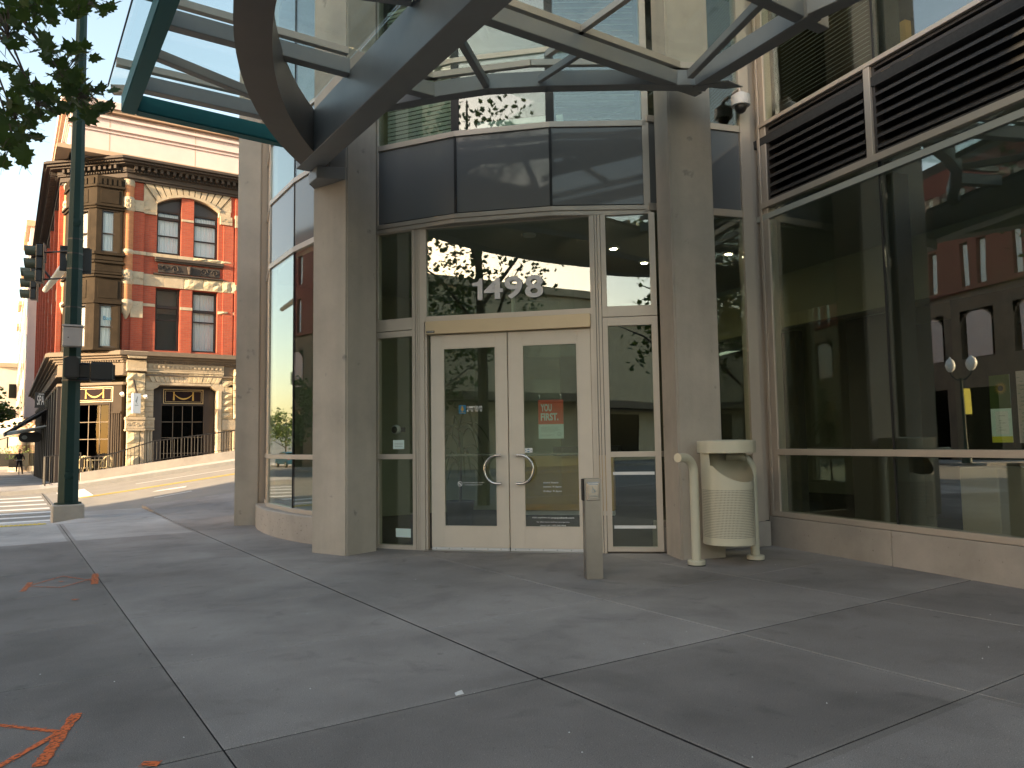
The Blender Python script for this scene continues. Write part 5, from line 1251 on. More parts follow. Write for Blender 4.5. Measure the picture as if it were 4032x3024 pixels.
for a, b in [(4.93, 5.308), (5.332, 5.648), (5.672, 6.008), (6.032, 6.41)]:
    for z, z2 in [(.45, 1.038), (1.062, 1.638), (1.662, 2.238), (2.262, 2.86)]: FW.pane(a, b, z, z2, sfo, 'glass_dark', -.46)
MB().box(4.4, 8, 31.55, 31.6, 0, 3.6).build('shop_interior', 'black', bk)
cs = MB(); CH.holes(cs, -.1, CH.L-.06, -.2, 3.62, [(.60, 2.02, .35, 2.92), (.56, 2.14, 2.98, 3.56)], -.4, .0)
CH.frame(cs, .56, 2.06, .30, 2.95, .07, -.1, .03)
for k in range(4): CH.box(cs, 2.13+k*.085, 2.185+k*.085, .35, 2.55, 0, .04)
CH.box(cs, 2.10, 2.5, 2.55, 2.62, 0, .06); CH.box(cs, 2.10, 2.5, .1, .35, 0, .05)
cso = cs.build('corner_shopfront', 'shop_taupe', bk, bevel=.006)
swag(CH, .58, 2.12, 2.99, 3.55, -.03, cso)
gm = MB()
for a in (1.10, 1.57): CH.box(gm, a-.014, a+.014, .42, 2.88, -.09, -.05)
for z in (2.25, 1.62, .98): CH.box(gm, .62, 2.0, z-.014, z+.014, -.09, -.05)
gm.build('glazing_bars', 'taupe', cso)
for a, b in [(.63, 1.085), (1.115, 1.555), (1.585, 1.99)]:
    for z, z2 in [(.42, .965), (.995, 1.605), (1.635, 2.235), (2.265, 2.87)]: CH.pane(a, b, z, z2, cso, 'glass_dark', -.07)
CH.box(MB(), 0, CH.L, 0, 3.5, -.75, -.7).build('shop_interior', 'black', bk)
# --- long side along the main street
lw_ = MB(); hl = []
for k in range(6):
    c = -1.6-k*3.6
    for dd in (-.55, .55): hl += [(c+dd-.4, c+dd+.4, 5.1, 7.3), (c+dd-.4, c+dd+.4, 8.7, 10.7)]
LF.holes(lw_, -25.2, 0, 4.82, 11.25, hl, -.4, 0); lw_.build('brick_wall', 'brick', bk)
for h in hl: sash(LF, *h, rec=.12, t=.06)
for k in range(8): LF.box(MB(), -.2-k*3.6, .15-k*3.6, 4.85, 11.2, 0, .16).build('brick_pilaster', 'brick', bk)
for k in range(7): LF.box(MB(), -3.5-k*3.6, -.2-k*3.6, 7.36, 7.8, 0, .05).build('stone', 'stone', bk); LF.box(MB(), -3.5-k*3.6, -.2-k*3.6, 8.48, 8.62, 0, .06).build('stone', 'stone', bk)
sd2 = MB(); LF.box(sd2, -25.2, 0, -.8, 3.62, -.5, -.3)
for k in range(13): LF.box(sd2, -.25-k*2, .0-k*2, -.8, 3.6, -.3, .05); LF.box(sd2, -2-k*2, -.25-k*2, -.8, .35, -.3, -.05); LF.box(sd2, -2-k*2, -.25-k*2, 2.9, 3.6, -.3, -.05)
sd2.build('side_shopfront', 'shop_brown', bk)
# --- great dark cornice and the pale attic storey above
mc = MB()
for z0, z1, d in [(11.25, 11.34, .10), (11.34, 11.52, .16), (11.52, 11.58, .24), (11.74, 11.80, .50), (11.80, 11.88, .62), (11.88, 11.96, .72), (11.96, 12.0, .66)]: joined_rail(mc, CHAIN, z0, z1, -.4, d)
joined_rail(mc, CHAIN, 11.58, 11.74, -.4, .26); mco = mc.build('main_cornice', 'dark_trim', bk, bevel=.008)
dn = MB(); dn2 = MB()
for wl, a, b in [(FW, 3.7, 15), (CH, .1, CH.L-.1), (LF, -25, -.1)]:
    k = a
    while k < b: wl.box(dn, k, k+.10, 11.60, 11.74, .26, .46); k += .22
    k = a
    while k < b: wl.box(dn2, k, k+.05, 11.53, 11.58, .2, .30); wl.box(dn2, k, k+.045, 11.80, 11.84, .6, .66); k += .11
dn.build('modillions', 'dark_trim', mco, kind='stuff'); dn2.build('dentils', 'dark_trim', mco, kind='stuff')
at = MB().box(1.62, 16, 31.12, 58, 12.0, 13.85).build('attic_storey', 'stucco', bk, bevel=.01)
am = MB(); AT = [(1.62, 58), (1.62, 31.12), (16, 31.12)]
for z0, z1, d, in [(12.99, 13.03, .05), (13.12, 13.16, .09), (13.5, 13.6, .10)]: joined_rail(am, AT, z0, z1, -.1, d)
am.build('attic_moulding', 'stucco', at); tm_ = MB()
for z0, z1, d in [(12.0, 12.13, .42), (12.13, 12.20, .30), (12.20, 12.26, .12)]: joined_rail(tm_, AT, z0, z1, -.1, d)
joined_rail(tm_, AT, 13.72, 13.84, -.1, .22); tm_.build('attic_step', 'stucco_tan', at); cp4 = MB(); joined_rail(cp4, AT, 13.84, 14.10, -.4, .30); cp4.build('parapet', 'stucco', at)
gj = MB()
for u in (2.9, 5.9, 8.9): FW.box(gj, u-.012, u+.012, 12.26, 13.7, -.125, -.117)
gj.build('control_joint', 'stucco_tan', at)
# --- low wall, railings, cafe chairs, wall lamps, hanging sign
def fz2(u): return road_z(u, 28)+.135
lowu = lin(2.15, 13, 12)
grid('x', lowu, [29.55, 29.85], lambda u, v: fz2(u)+.30, 'base_concrete', .62).name = 'low_wall'
lwo = bpy.data.objects['low_wall']; tag(lwo, 'low sloping concrete wall climbing beside the brick building', 'wall')
def railing(name, pts, hgt, label, gap=.115, foot=.08, par=None):
    t = thing(name, tuple(pts[0]), label, 'railing')
    P_ = [np.array(p, float) for p in pts]
    bar_me = MB().tube([(0, 0, foot), (0, 0, hgt)], .011, 6).mesh('bar', 'rail_black'); post_me = MB().tube([(0, 0, 0), (0, 0, hgt+.02)], .02, 8).mesh('post', 'rail_black')
    up = np.array([0, 0, 1.])
    MB().tube([p+up*hgt for p in P_], .02, 8).build('top_rail', 'rail_black', t); MB().tube([p+up*foot for p in P_], .012, 6).build('bottom_rail', 'rail_black', t)
    for i in range(len(P_)-1):
        a, b = P_[i], P_[i+1]; L = np.linalg.norm(b-a); n = max(1, int(L/gap))
        for k in range(n+1):
            if i and k == 0: continue
            c = a+(b-a)*k/n; inst('post' if k in (0, n) or k % 13 == 0 else 'bar', post_me if k in (0, n) or k % 13 == 0 else bar_me, tuple(c), t)
    return t
railing('railing', [(1.14, 31.2, .03), (1.14, 29.9, .05), (2.15, 29.75, .16)], .98, 'short black railing at the street corner of the brick building')
railing('railing', [(2.2, 29.7, fz2(2.2)-.0), (3.2, 29.7, fz2(3.2)+.05), (4.4, 29.7, fz2(4.4)+.29), (12, 29.7, fz2(12)+.29)], .76, 'long black railing on the low sloping wall by the shopfront')
def cafe_chair(u, v, rz, label):
    t = thing('cafe_chair', (u, v, .16), label, 'chair', 'wicker chairs behind the railing'); t.rotation_euler = (0, 0, rz)
    ORG[t.name] = np.zeros(3)
    MB().lathe((0, 0, 0), [(.01, .44), (.21, .44), (.22, .46), (.2, .475), (.01, .475)], 16).build('seat', 'wicker', t, smooth=True)
    for a in (.7, 2.4, 3.9, 5.5): MB().tube([(.2*math.cos(a), .2*math.sin(a), .01), (.17*math.cos(a), .17*math.sin(a), .44)], .014, 6).build('leg', 'wicker', t)
    MB().tube([(.21*math.cos(a), .21*math.sin(a), .46+.40*math.sin(max(0, min(math.pi, (a+.2)/(math.pi+.4)*math.pi)))) for a in lin(-.2, math.pi+.2, 16)], .022, 7).build('back_hoop', 'wicker', t, smooth=True)
    mb = MB()
    for k in range(1, 8):
        a = math.pi*k/8; mb.tube([(.2*math.cos(a), .2*math.sin(a), .47), (.205*math.cos(a), .205*math.sin(a), .46+.38*math.sin(a))], .013, 5)
    mb.build('back_slats', 'wicker', t)
    return t
cafe_chair(2.35, 30.15, 2.8, 'wicker chair behind the railing nearest the signal pole'); cafe_chair(2.95, 30.2, 3.6, 'wicker chair behind the railing nearest the stone pier')
ta = thing('cafe_table', (2.65, 30.3, .16), 'small round cafe table between the two wicker chairs', 'table')
MB().lathe((2.65, 30.3, .16), [(.01, .70), (.29, .70), (.3, .715), (.29, .73), (.01, .73)], 20).build('table_top', 'wicker', ta, smooth=True, angle=40); MB().lathe((2.65, 30.3, .16), [(.19, 0), (.18, .03), (.03, .06), (.025, .7)], 14).build('pedestal', 'rail_black', ta, smooth=True)
for k, (x, y, lb) in enumerate([(250+590/2.552, 1350+522/2.552, 'left of the hanging white sign'), (250+826/2.552, 1350+545/2.552, 'right of the hanging white sign')]):
    s_, z_ = FW.hit(x, y, .3); t = thing('wall_lamp', tuple(FW.pt(s_, z_, .05)), 'small white wall floodlight on the stone, '+lb, 'lamp')
    MB().tube([FW.pt(s_, z_, .04 if k else .26), FW.pt(s_, z_, .3)], .015, 6).build('arm', 'galv', t); MB().tube([FW.pt(s_-.03, z_+.05, .38), FW.pt(s_+.02, z_-.02, .30), FW.pt(s_+.03, z_-.04, .26)], [.07, .06, .03], 10).build('lamp_head', 'white', t, smooth=True)
a0, zt = FW.hit(250+697/2.552, 1350+505/2.552, .7); a1, zb3 = FW.hit(250+748/2.552, 1350+708/2.552, .7)
hs = thing('hanging_sign', tuple(FW.pt((a0+a1)/2, zt, .6)), 'slim white hanging sign bracketed from the stone pier', 'sign')
SGN = W(FW.pt(a0, 0, .72)[:2], FW.pt(a1+.10, 0, .62)[:2])
SGN.box(MB(), 0, SGN.L, zb3, zt, -.09, 0).build('sign_board', 'white', hs, bevel=.008)
dg_ = MB(); SGN.poly(dg_, [(SGN.L*.35, zb3+.42), (SGN.L*.55, zb3+.62), (SGN.L*.62, zb3+.60), (SGN.L*.5, zb3+.40)], 0, .003); SGN.box(dg_, SGN.L*.25, SGN.L*.7, zb3+.28, zb3+.305, 0, .003); SGN.poly(dg_, [(SGN.L*.3, zb3+.46), (SGN.L*.36, zb3+.46), (SGN.L*.6, zb3+.34), (SGN.L*.54, zb3+.34)], 0, .003); dg_.build('emblem', 'grey_print', hs)
hb_ = MB(); hb_.bar(FW.pt((a0+a1)/2+.05, zt+.02, .26), FW.pt((a0+a1)/2+.05, zt+.02, .68), .04, .05); hb_.bar(FW.pt((a0+a1)/2-.02, zt+.50, .22), FW.pt((a0+a1)/2+.04, zt+.06, .5), .05, .05); hb_.build('bracket', 'dark_trim', hs)
# --- along the side: spa sign, awning, oval sign
sp = thing('spa_sign', (1.25, 40, 3.0), 'dark grey projecting sign lettered SPA above the awning', 'sign')
SP = W(onv(60/1, 1500, 40)[:2], onv(160, 1500, 40)[:2])
sc0 = np.array(onv(138, 1560, 40.)); sc1 = np.array(onv(177, 1560, 40.)); SPW = W(sc0[:2], sc1[:2]); zt = onv(155, 1545, 40.)[2]; zb4 = onv(155, 1605, 40.)[2]
SPW.box(MB(), 0, SPW.L, zb4, zt, -.08, 0).build('sign_board', 'frame_dark', sp, bevel=.01)
SPW.text('SPA', SPW.L*.22, SPW.L*.94, zb4+.12, zb4+.55, .001, sp, 'white_vinyl', off=.01); SPW.box(MB(), SPW.L*.35, SPW.L*.9, zt-.09, zt-.06, 0, .004).build('rule', 'white_vinyl', sp)
MB().bar((sc1[0], 40.04, zt+.03), (1.6, 40.04, zt+.03), .04, .04).build('bracket', 'rail_black', sp)
aw = thing('awning', (1.6, 43, 2.9), 'dark open metal awning frame projecting over the pavement below the spa sign', 'awning')
z_a, z_b = 3.15, 2.0
for v in (41, 44.5, 48): 
    MB().tube([(1.6, v, z_a), (-.05, v, z_b)], .05, 8).build('rafter', 'frame_dark', aw); MB().tube([(1.6, v, 2.35), (-.05, v, z_b+.02)], .04, 8).build('strut', 'galv', aw)
MB().prism([(1.6, 41, z_a+.06), (.45, 41, 2.42), (.45, 48, 2.42), (1.6, 48, z_a+.06)], (0, 0, .03)).build('awning_sheet', 'shop_brown', aw)
MB().tube([(-.05, 41, z_b), (-.05, 48, z_b)], .05, 8).build('front_rail', 'galv', aw); MB().tube([(.75, 41, 2.55), (.75, 48, 2.55)], .04, 8).build('purlin', 'galv', aw)
ov = thing('oval_sign', (.75, 45., 1.9), 'black oval hanging sign below the awning', 'sign')
o0 = np.array(onv(73, 1722, 45.)); o1 = np.array(onv(165, 1722, 45.)); OW = W(o0[:2], o1[:2]); zc5 = onv(119, 1722, 45)[2]
OW.poly(MB(), [(OW.L/2+OW.L/2*math.copysign(abs(math.cos(t))**.6, math.cos(t)), zc5+.26*math.copysign(abs(math.sin(t))**.8, math.sin(t))) for t in [2*math.pi*i/28 for i in range(28)]], -.05, .05).build('sign_board', 'black', ov)
OW.poly(MB(), [(OW.L*.25+.12*math.cos(t), zc5+.10*math.sin(t)) for t in [2*math.pi*i/12 for i in range(12)]], .05, .056).build('emblem', 'grey_print', ov)
MB().tube([OW.pt(OW.L*.7, zc5+.2, 0), OW.pt(OW.L*.7, zc5+.6, 0)], .015, 6).build('hanger', 'rail_black', ov)

# ================================================================== FARTHER ALONG THE MAIN STREET
ht = thing('stucco_building', (5, 70, -.5), 'tall cream stucco block with stepped bays beyond the brick building', 'building')
MB().box(1.9, 16, 58.05, 120, -1.6, 17.).build('wall', 'stucco_white', ht)
for k in range(7):
    v = 59.5+k*8.4
    b_ = MB().box(1.0, 1.9, v, v+4.4, 3.4, 16.2+(k % 2)*1.2).build('bay', 'stucco_white' if k % 2 else 'stucco', ht)
    MB().box(.75, 1.95, v-.2, v+4.6, 16.2+(k % 2)*1.2, 16.6+(k % 2)*1.2).build('bay_cornice', 'stucco_tan', b_)
    for z in (4.2, 7.3, 10.4, 13.4): MB().box(.97, 1.02, v+.7, v+1.9, z, z+1.7).build('window', 'glass_dark', b_); MB().box(.97, 1.02, v+2.5, v+3.7, z, z+1.7).build('window', 'glass_dark', b_)
mbz = MB()
for z in (3.2, 6.6, 16.8): mbz.box(1.7, 1.9, 58.1, 120, z, z+.3)
mbz.build('string_course', 'stucco_tan', ht)
gl_ = MB()
for k in range(16): gl_.box(1.75, 1.9, 59+k*3.8, 61.6+k*3.8, -.8, 2.6)
gl_.build('ground_windows', 'glass_dark', ht)
upb = thing('pale_tower', (6, 150, 0), 'far pale building closing the view down the main street', 'building')
MB().box(-1.2, 16, 130, 170, -3, 13).build('wall', 'stucco_white', upb); MB().box(-1.6, 16, 129.6, 170, 13, 13.6).build('cornice', 'stucco_tan', upb)
for k in range(4):
    for z in (1.5, 5, 8.6): MB().box(.2+k*3.6, 1.8+k*3.6, 129.9, 130.02, z, z+2).build('window', 'glass_dark', upb)
kio = thing('street_kiosk', (-1., 92, -1), 'round cream topped kiosk far down the pavement', 'kiosk')
q = onv(85, 1620, 92.)
MB().lathe((q[0], q[1], -1.1), [(1.0, 0), (1.0, 3.6), (1.9, 4.0), (2.1, 4.4), (1.9, 5.0), (.3, 5.6)], 18).build('kiosk_body', 'stucco_white', kio, smooth=True, angle=40); MB().lathe((q[0], q[1], -1.1), [(1.05, 1.0), (1.05, 2.8)], 18, ang=(3.4, 5.6)).build('kiosk_panel', 'stucco_tan', kio)
def shrub(loc, r, h, label, m='hedge', n=140, plant=True):
    t = thing('planter', loc, label, 'planter')
    x, y, z = loc
    MB().box(x-r, x+r, y-r*.7, y+r*.7, z, z+h*.62).build('tub', 'plaster_dark', t, bevel=.02)
    mb = MB()
    for i in range(n):
        c = np.array([x+random.gauss(0, r*.62), y+random.gauss(0, r*.45), z+h*.62+abs(random.gauss(0, h*.22))]); s_ = random.uniform(.05, .11)
        a, b = np.random.RandomState(i).randn(2, 3); a /= np.linalg.norm(a); b -= a*np.dot(a, b); b /= np.linalg.norm(b)
        mb.add([c-a*s_, c+b*s_*.5, c+a*s_, c-b*s_*.5], [(0, 1, 2, 3)])
    mb.build('foliage', m, t, kind='stuff'); return t
q = onv(42, 1800, 78.); shrub((q[0], 78, onv(42, 1836, 78.)[2]), 1.3, 1.75, 'large dark planter with a green hedge far along the pavement')
q = onv(60, 1820, 72.); shrub((q[0], 72, onv(60, 1840, 72.)[2]), .45, 1.0, 'small dark planter with bright green leaves behind the cyclist', n=100)
q = onv(8, 1800, 80.); shrub((q[0]-.3, 82, onv(5, 1835, 82.)[2]), .5, 1.5, 'planter with green shrub at the far edge of the pavement', n=80)

# ---- the cyclist
pq = onv(74, 1868, 66.); pg = main_drop(66)+.0
pg = onv(74, 1868, 66.)[2]; px_, py_ = pq[0], 66.
per = thing('person', (px_, py_, pg), 'person in dark clothes astride a bicycle on the far pavement', 'person')
def skin_body(name, joints, edges, m, par, sub=2):
    me = bpy.data.meshes.new(name); me.from_pydata([j[:3] for j in joints], edges, []); o = bpy.data.objects.new(name, me); COL.objects.link(o)
    sm = o.modifiers.new('skin', 'SKIN'); 
    for i, j in enumerate(joints): me.skin_vertices[0].data[i].radius = (j[3], j[3])
    me.skin_vertices[0].data[0].use_root = True
    ss = o.modifiers.new('sub', 'SUBSURF'); ss.levels = sub; ss.render_levels = sub
    dg = bpy.context.evaluated_depsgraph_get(); m2 = bpy.data.meshes.new_from_object(o.evaluated_get(dg)); bpy.data.objects.remove(o)
    m2.materials.append(MT[m]); m2.polygons.foreach_set('use_smooth', [True]*len(m2.polygons)); o = bpy.data.objects.new(name, m2); COL.objects.link(o); o.parent = par; ORG[o.name] = org(par); return o
J = [(0, 0, .95, .155), (0, -.02, 1.15, .155), (0, -.06, 1.36, .17), (0, -.09, 1.47, .075), (0, -.12, 1.56, .07),                # 0-4 pelvis..neck
     (.19, -.06, 1.40, .075), (.30, -.16, 1.17, .055), (.27, -.42, 1.05, .042), (-.19, -.06, 1.40, .075), (-.30, -.16, 1.17, .055), (-.27, -.42, 1.05, .042),
     (.11, 0, .88, .10), (.16, -.06, .50, .07), (.22, .02, .09, .05), (.23, -.12, .04, .045), (-.11, 0, .88, .10), (-.15, -.26, .62, .07), (-.15, -.14, .27, .05), (-.15, -.26, .22, .042)]
E_ = [(0, 1), (1, 2), (2, 3), (3, 4), (2, 5), (5, 6), (6, 7), (2, 8), (8, 9), (9, 10), (0, 11), (11, 12), (12, 13), (13, 14), (0, 15), (15, 16), (16, 17), (17, 18)]
pb2 = skin_body('body', J, E_, 'clothes', per)
hm = MB().lathe((0, 0, 0), [(.001, -.115), (.05, -.10), (.075, -.05), (.082, .0), (.085, .05), (.07, .10), (.035, .125), (.001, .13)], 14)
me_ = hm.mesh('head', 'skin', smooth=True); hd_ = inst('head', me_, (px_, py_-.14, pg+1.66), per)
me_ = MB().lathe((0, 0, 0), [(.09, .0), (.092, .04), (.08, .10), (.04, .135), (.001, .142)], 14).mesh('hair', 'black', smooth=True); inst('hair', me_, (px_, py_-.125, pg+1.66), per)
for s_ in (-1, 1): inst('hand', MB().lathe((0, 0, 0), [(.001, -.05), (.035, -.03), (.04, .02), (.02, .05), (.001, .055)], 8).mesh('hand', 'skin', smooth=True), (px_+.27*s_, py_-.45, pg+1.04), per)
nose = inst('nose', MB().lathe((0, 0, 0), [(.018, -.02), (.012, .0), (.001, .03)], 6).mesh('nose', 'skin'), (px_, py_-.222, pg+1.65), per)
bi = thing('bicycle', (px_, py_, pg), 'dark bicycle under the person on the far pavement', 'bicycle')
def wheel(y0):
    o = MB().tube([(px_+.0, py_+y0+.33*math.cos(t), pg+.35+.33*math.sin(t)) for t in [2*math.pi*i/24 for i in range(24)]], .022, 8, closed=True).build('wheel', 'rubber', bi, smooth=True)
    sp_ = MB()
    for k in range(8): a = math.pi*k/8; sp_.tube([(px_, py_+y0-.32*math.cos(a), pg+.35-.32*math.sin(a)), (px_, py_+y0+.32*math.cos(a), pg+.35+.32*math.sin(a))], .004, 4)
    sp_.build('spokes', 'galv', o)
wheel(-.55); wheel(.5)
fm = MB(); fq = lambda y, z: (px_, py_+y, pg+z)
for a, b in [((-.55, .35), (-.42, .98)), ((-.46, .82), (.02, .32)), ((.02, .32), (.14, .85)), ((-.44, .88), (.13, .80)), ((.02, .32), (.5, .35)), ((.5, .35), (.13, .80))]: fm.tube([fq(*a), fq(*b)], .018, 7)
fm.build('frame', 'rail_black', bi); MB().tube([(px_-.28, py_-.38, pg+1.02), (px_-.1, py_-.44, pg+1.04), (px_+.1, py_-.44, pg+1.04), (px_+.28, py_-.38, pg+1.02)], .016, 7).build('handlebar', 'galv', bi)
MB().box(px_-.06, px_+.06, py_+.0, py_+.27, pg+.86, pg+.91).build('saddle', 'rubber', bi, bevel=.02)

# ================================================================== TREES
def leaf_mesh(m):
    """five-lobed maple leaf, folded a little along its midrib."""
    half = [(0, -.02), (.16, -.10), (.34, -.04), (.27, .08), (.50, .22), (.36, .30), (.42, .46), (.22, .42), (.16, .60), (.10, .58), (0, .86)]
    pts = [(x, y, .10*x*x-.05*y*y+.02*math.sin(7*x)) for x, y in half]; pts += [(-x, y, .16*x*x-.05*y*y) for x, y in half[1:-1]]
    n = len(half); mb = MB().add(pts+[(0, .25, -.03)], []); c = len(pts)
    right = list(range(n)); left = [0]+list(range(n, 2*n-2))+[n-1]
    for i in range(n-1): mb.f.append((c, right[i], right[i+1])); mb.f.append((c, left[i+1], left[i])); mb.m += [0, 0]
    mb.tube([(0, 0, 0), (.02, -.22, .03), (.0, -.42, .08)], .008, 4)
    return mb.mesh('leaf', m)
LM = [leaf_mesh('leaf'), leaf_mesh('leaf_light')]
LMC = np.array([v.co[:] for v in LM[0].vertices]); LMF = [tuple(p.vertices) for p in LM[0].polygons]
def rnd_rot():
    e = Matrix.Rotation(random.uniform(0, 2*math.pi), 3, 'Z') @ Matrix.Rotation(random.gauss(.75, .4), 3, 'X') @ Matrix.Rotation(random.gauss(0, .35), 3, 'Y'); return e.to_euler()
TU, TV = -1.05, 8.4
tr1 = thing('street_tree', (TU, TV, 0), 'maple tree whose dark leaves hang into the top left corner', 'tree')
MB().tube([(TU, TV, -.05), (TU+.02, TV, 1.5), (TU-.03, TV+.05, 3.2), (TU+.05, TV, 5.2), (TU, TV+.1, 7.2), (TU+.1, TV, 9.2)], [.17, .14, .13, .11, .08, .03], 10).build('trunk', 'bark', tr1, smooth=True)
def inview(p):
    q = np.array(p)-_C; k = q@_fw
    if k < .2: return None
    return 2016+FPX*(q@_R)/k, 1512-FPX*(q@_U)/k
blobs = [(60, 40, 120, 50, 40), (260, 25, 110, 32, 34), (385, 30, 45, 26, 12), (70, 130, 90, 55, 30), (150, 190, 50, 40, 12), (20, 270, 25, 25, 5), (200, 225, 45, 28, 9), (310, 215, 45, 22, 10), (250, 290, 60, 26, 14), (300, 370, 75, 55, 40), (360, 390, 50, 45, 16), (95, 330, 45, 40, 14), (170, 385, 50, 30, 14), (40, 420, 45, 40, 14), (120, 450, 55, 32, 16), (215, 455, 40, 26, 9), (410, 440, 22, 14, 4), (350, 470, 22, 14, 4), (60, 520, 50, 34, 14), (25, 590, 28, 30, 7), (80, 610, 24, 24, 6), (100, 652, 14, 14, 2), (5, 655, 12, 14, 2), (130, 545, 30, 16, 4)]
cands = []
for (x, y, sx, sy, n) in blobs:
    for i in range(int(n*(1.15 if y > 180 else .9))):
        px = x+random.gauss(0, sx*.72); py = y+random.gauss(0, sy*.72); D = random.uniform(6.6, 8.6)
        d = _ray(px, py); cands.append(_C+d*D/np.linalg.norm(d)*1.05)
twigs = MB()
hub = []
for (x, y) in [(30, 140), (190, 60), (330, 20), (120, 330), (250, 300), (300, 380), (60, 470), (60, 560), (150, 420)]:
    d = _ray(x, y); hub.append(_C+d/np.linalg.norm(d)*7.7)
root = np.array([TU, TV, 5.0])
for k in range(len(hub)):
    h_ = hub[k]; mid = (root+h_)/2+np.array([0, 0, .5+.1*k]); MB().tube([root+np.array([0, 0, .12*k-.6]), mid, h_], [.03, .016, .006], 6).build('branch', 'bark', tr1, smooth=True)
for c in cands:
    h_ = min(hub, key=lambda q: np.linalg.norm(q-c))
    if np.linalg.norm(h_-c) > .75: continue
    twigs.tube([h_, (h_+c)/2+np.array([0, 0, .05]), c], [.004, .003, .002], 4)
twigs.build('twigs', 'bark', tr1, kind='stuff')
stuffm = MB()
def bake(mb, p, s_):
    R3 = np.array(rnd_rot().to_matrix()); v = (LMC*s_)@R3.T+np.array(p); mb.add(v, LMF)
for i, c in enumerate(cands[:300]):
    inst('leaf', LM[0] if i % 4 else LM[1], tuple(c), tr1, rot=rnd_rot(), scale=(random.uniform(.10, .16),)*3)
for c in cands[300:]: bake(stuffm, c, random.uniform(.13, .2))
n_ = 0
while n_ < 2400:                                     # the rest of the crown, beyond the frame
    a = np.random.RandomState(n_+9).randn(3); a *= (random.random()**.4)/np.linalg.norm(a); p = np.array([TU, TV, 6.3])+a*np.array([2.9, 3.2, 3.0]); n_ += 1
    q = inview(p)
    if q and -120 < q[0] < 4200 and -140 < q[1] < 3100: continue
    if p[2] < 3.2: continue
    bake(stuffm, p, random.uniform(.13, .2))
stuffm.build('foliage', 'leaf', tr1, kind='stuff')
def far_tree(loc, h, r, label, n=1500, s0=.22, m='leaf', name='street_tree', grp=None, hide=False):
    t = thing(name, loc, label, 'tree', grp); x, y, z = loc
    MB().tube([(x, y, z-.05), (x+.03, y, z+h*.3), (x-.05, y+.05, z+h*.62), (x+.02, y, z+h*.9)], [.14, .11, .07, .02], 8).build('trunk', 'bark', t, smooth=True)
    lm_ = MB()
    for k in range(7):
        a = k*2.4; lm_.tube([(x, y, z+h*(.32+.06*k)), (x+r*.5*math.cos(a), y+r*.5*math.sin(a), z+h*(.45+.06*k)), (x+r*.85*math.cos(a), y+r*.85*math.sin(a), z+h*(.5+.06*k))], [.05, .03, .01], 5)
    lm_.build('limbs', 'bark', t)
    cl = [(random.uniform(0, 6.28), random.uniform(.2, .85), random.uniform(-.8, .9)) for _ in range(26)]
    mb = MB()
    for i in range(n):
        a, rr_, zz = random.choice(cl); c = np.array([x+r*rr_*math.cos(a)*(1-.35*zz*zz), y+r*rr_*math.sin(a)*(1-.35*zz*zz), z+h*.65+h*.30*zz])+np.array([random.gauss(0, .16*r) for _ in range(3)])
        if hide:
            q = inview(c)
            if c[2] < 4.2 or c[0] > .75 or (q and -200 < q[0] < 4300 and -150 < q[1] < 3100): continue
        bake(mb, c, random.uniform(.6, 1.2)*s0)
    mb.build('crown', m, t, kind='stuff'); return t
far_tree((-1.4, 60, -.5), 5.4, 2.2, 'street tree far along the pavement at the left edge', 2600, .30)
far_tree((-3.4, 84, -1.), 5.5, 2.2, 'paler street tree farther off at the left edge', 1200, .32, 'leaf_light')
far_tree((-1.05, 4.6, 0), 9.5, 1.9, 'street tree at the kerb beside the viewer, mirrored above the entrance', 2600, .13, hide=True)
far_tree((-1.2, -5, 0), 8.5, 2.6, 'street tree behind the viewer reflected in the transom', 2200, .22)
far_tree((-16.8, -2, 0), 8, 2.8, 'street tree on the opposite pavement reflected in the bank glass', 1800, .24)
far_tree((-16.8, 46, -.3), 6, 2.5, 'green tree across the street reflected in the rounded window', 1600, .26, 'leaf_light')

# ================================================================== ACROSS THE MAIN STREET (seen in the glass)
ar = thing('arched_building', (-20, 44, 0), 'brick building with stone arches across the street, seen mirrored in the right window', 'building')
AR = W((-22, 60.3), (-22, 29.3)); AL = 31.0
cs_ = [AL-1.65-3.7*k for k in range(8)]
aw_ = MB(); AR.holes(aw_, 0, AL, -1, 9.4, sum([[(c-1.25, c+1.25, -.5, 4.0), (c-1.18, c+1.18, 5.7, 8.5)] for c in cs_], []), -.5, 0)
for c in cs_:
    for sg_ in (-1, 1):
        for i in range(6):
            a, b = math.pi/2*i/6, math.pi/2*(i+1)/6
            AR.poly(aw_, [(c+sg_*1.18*math.cos(a), 7.3+1.18*math.sin(a)), (c+sg_*1.18*math.cos(b), 7.3+1.18*math.sin(b)), (c+sg_*1.18*math.cos(b), 8.5), (c+sg_*1.18, 8.5), (c+sg_*1.18, 7.3+1.18*math.sin(a))][:5], -.5, -.002)
aw_.build('stone_wall', 'brownstone', ar)
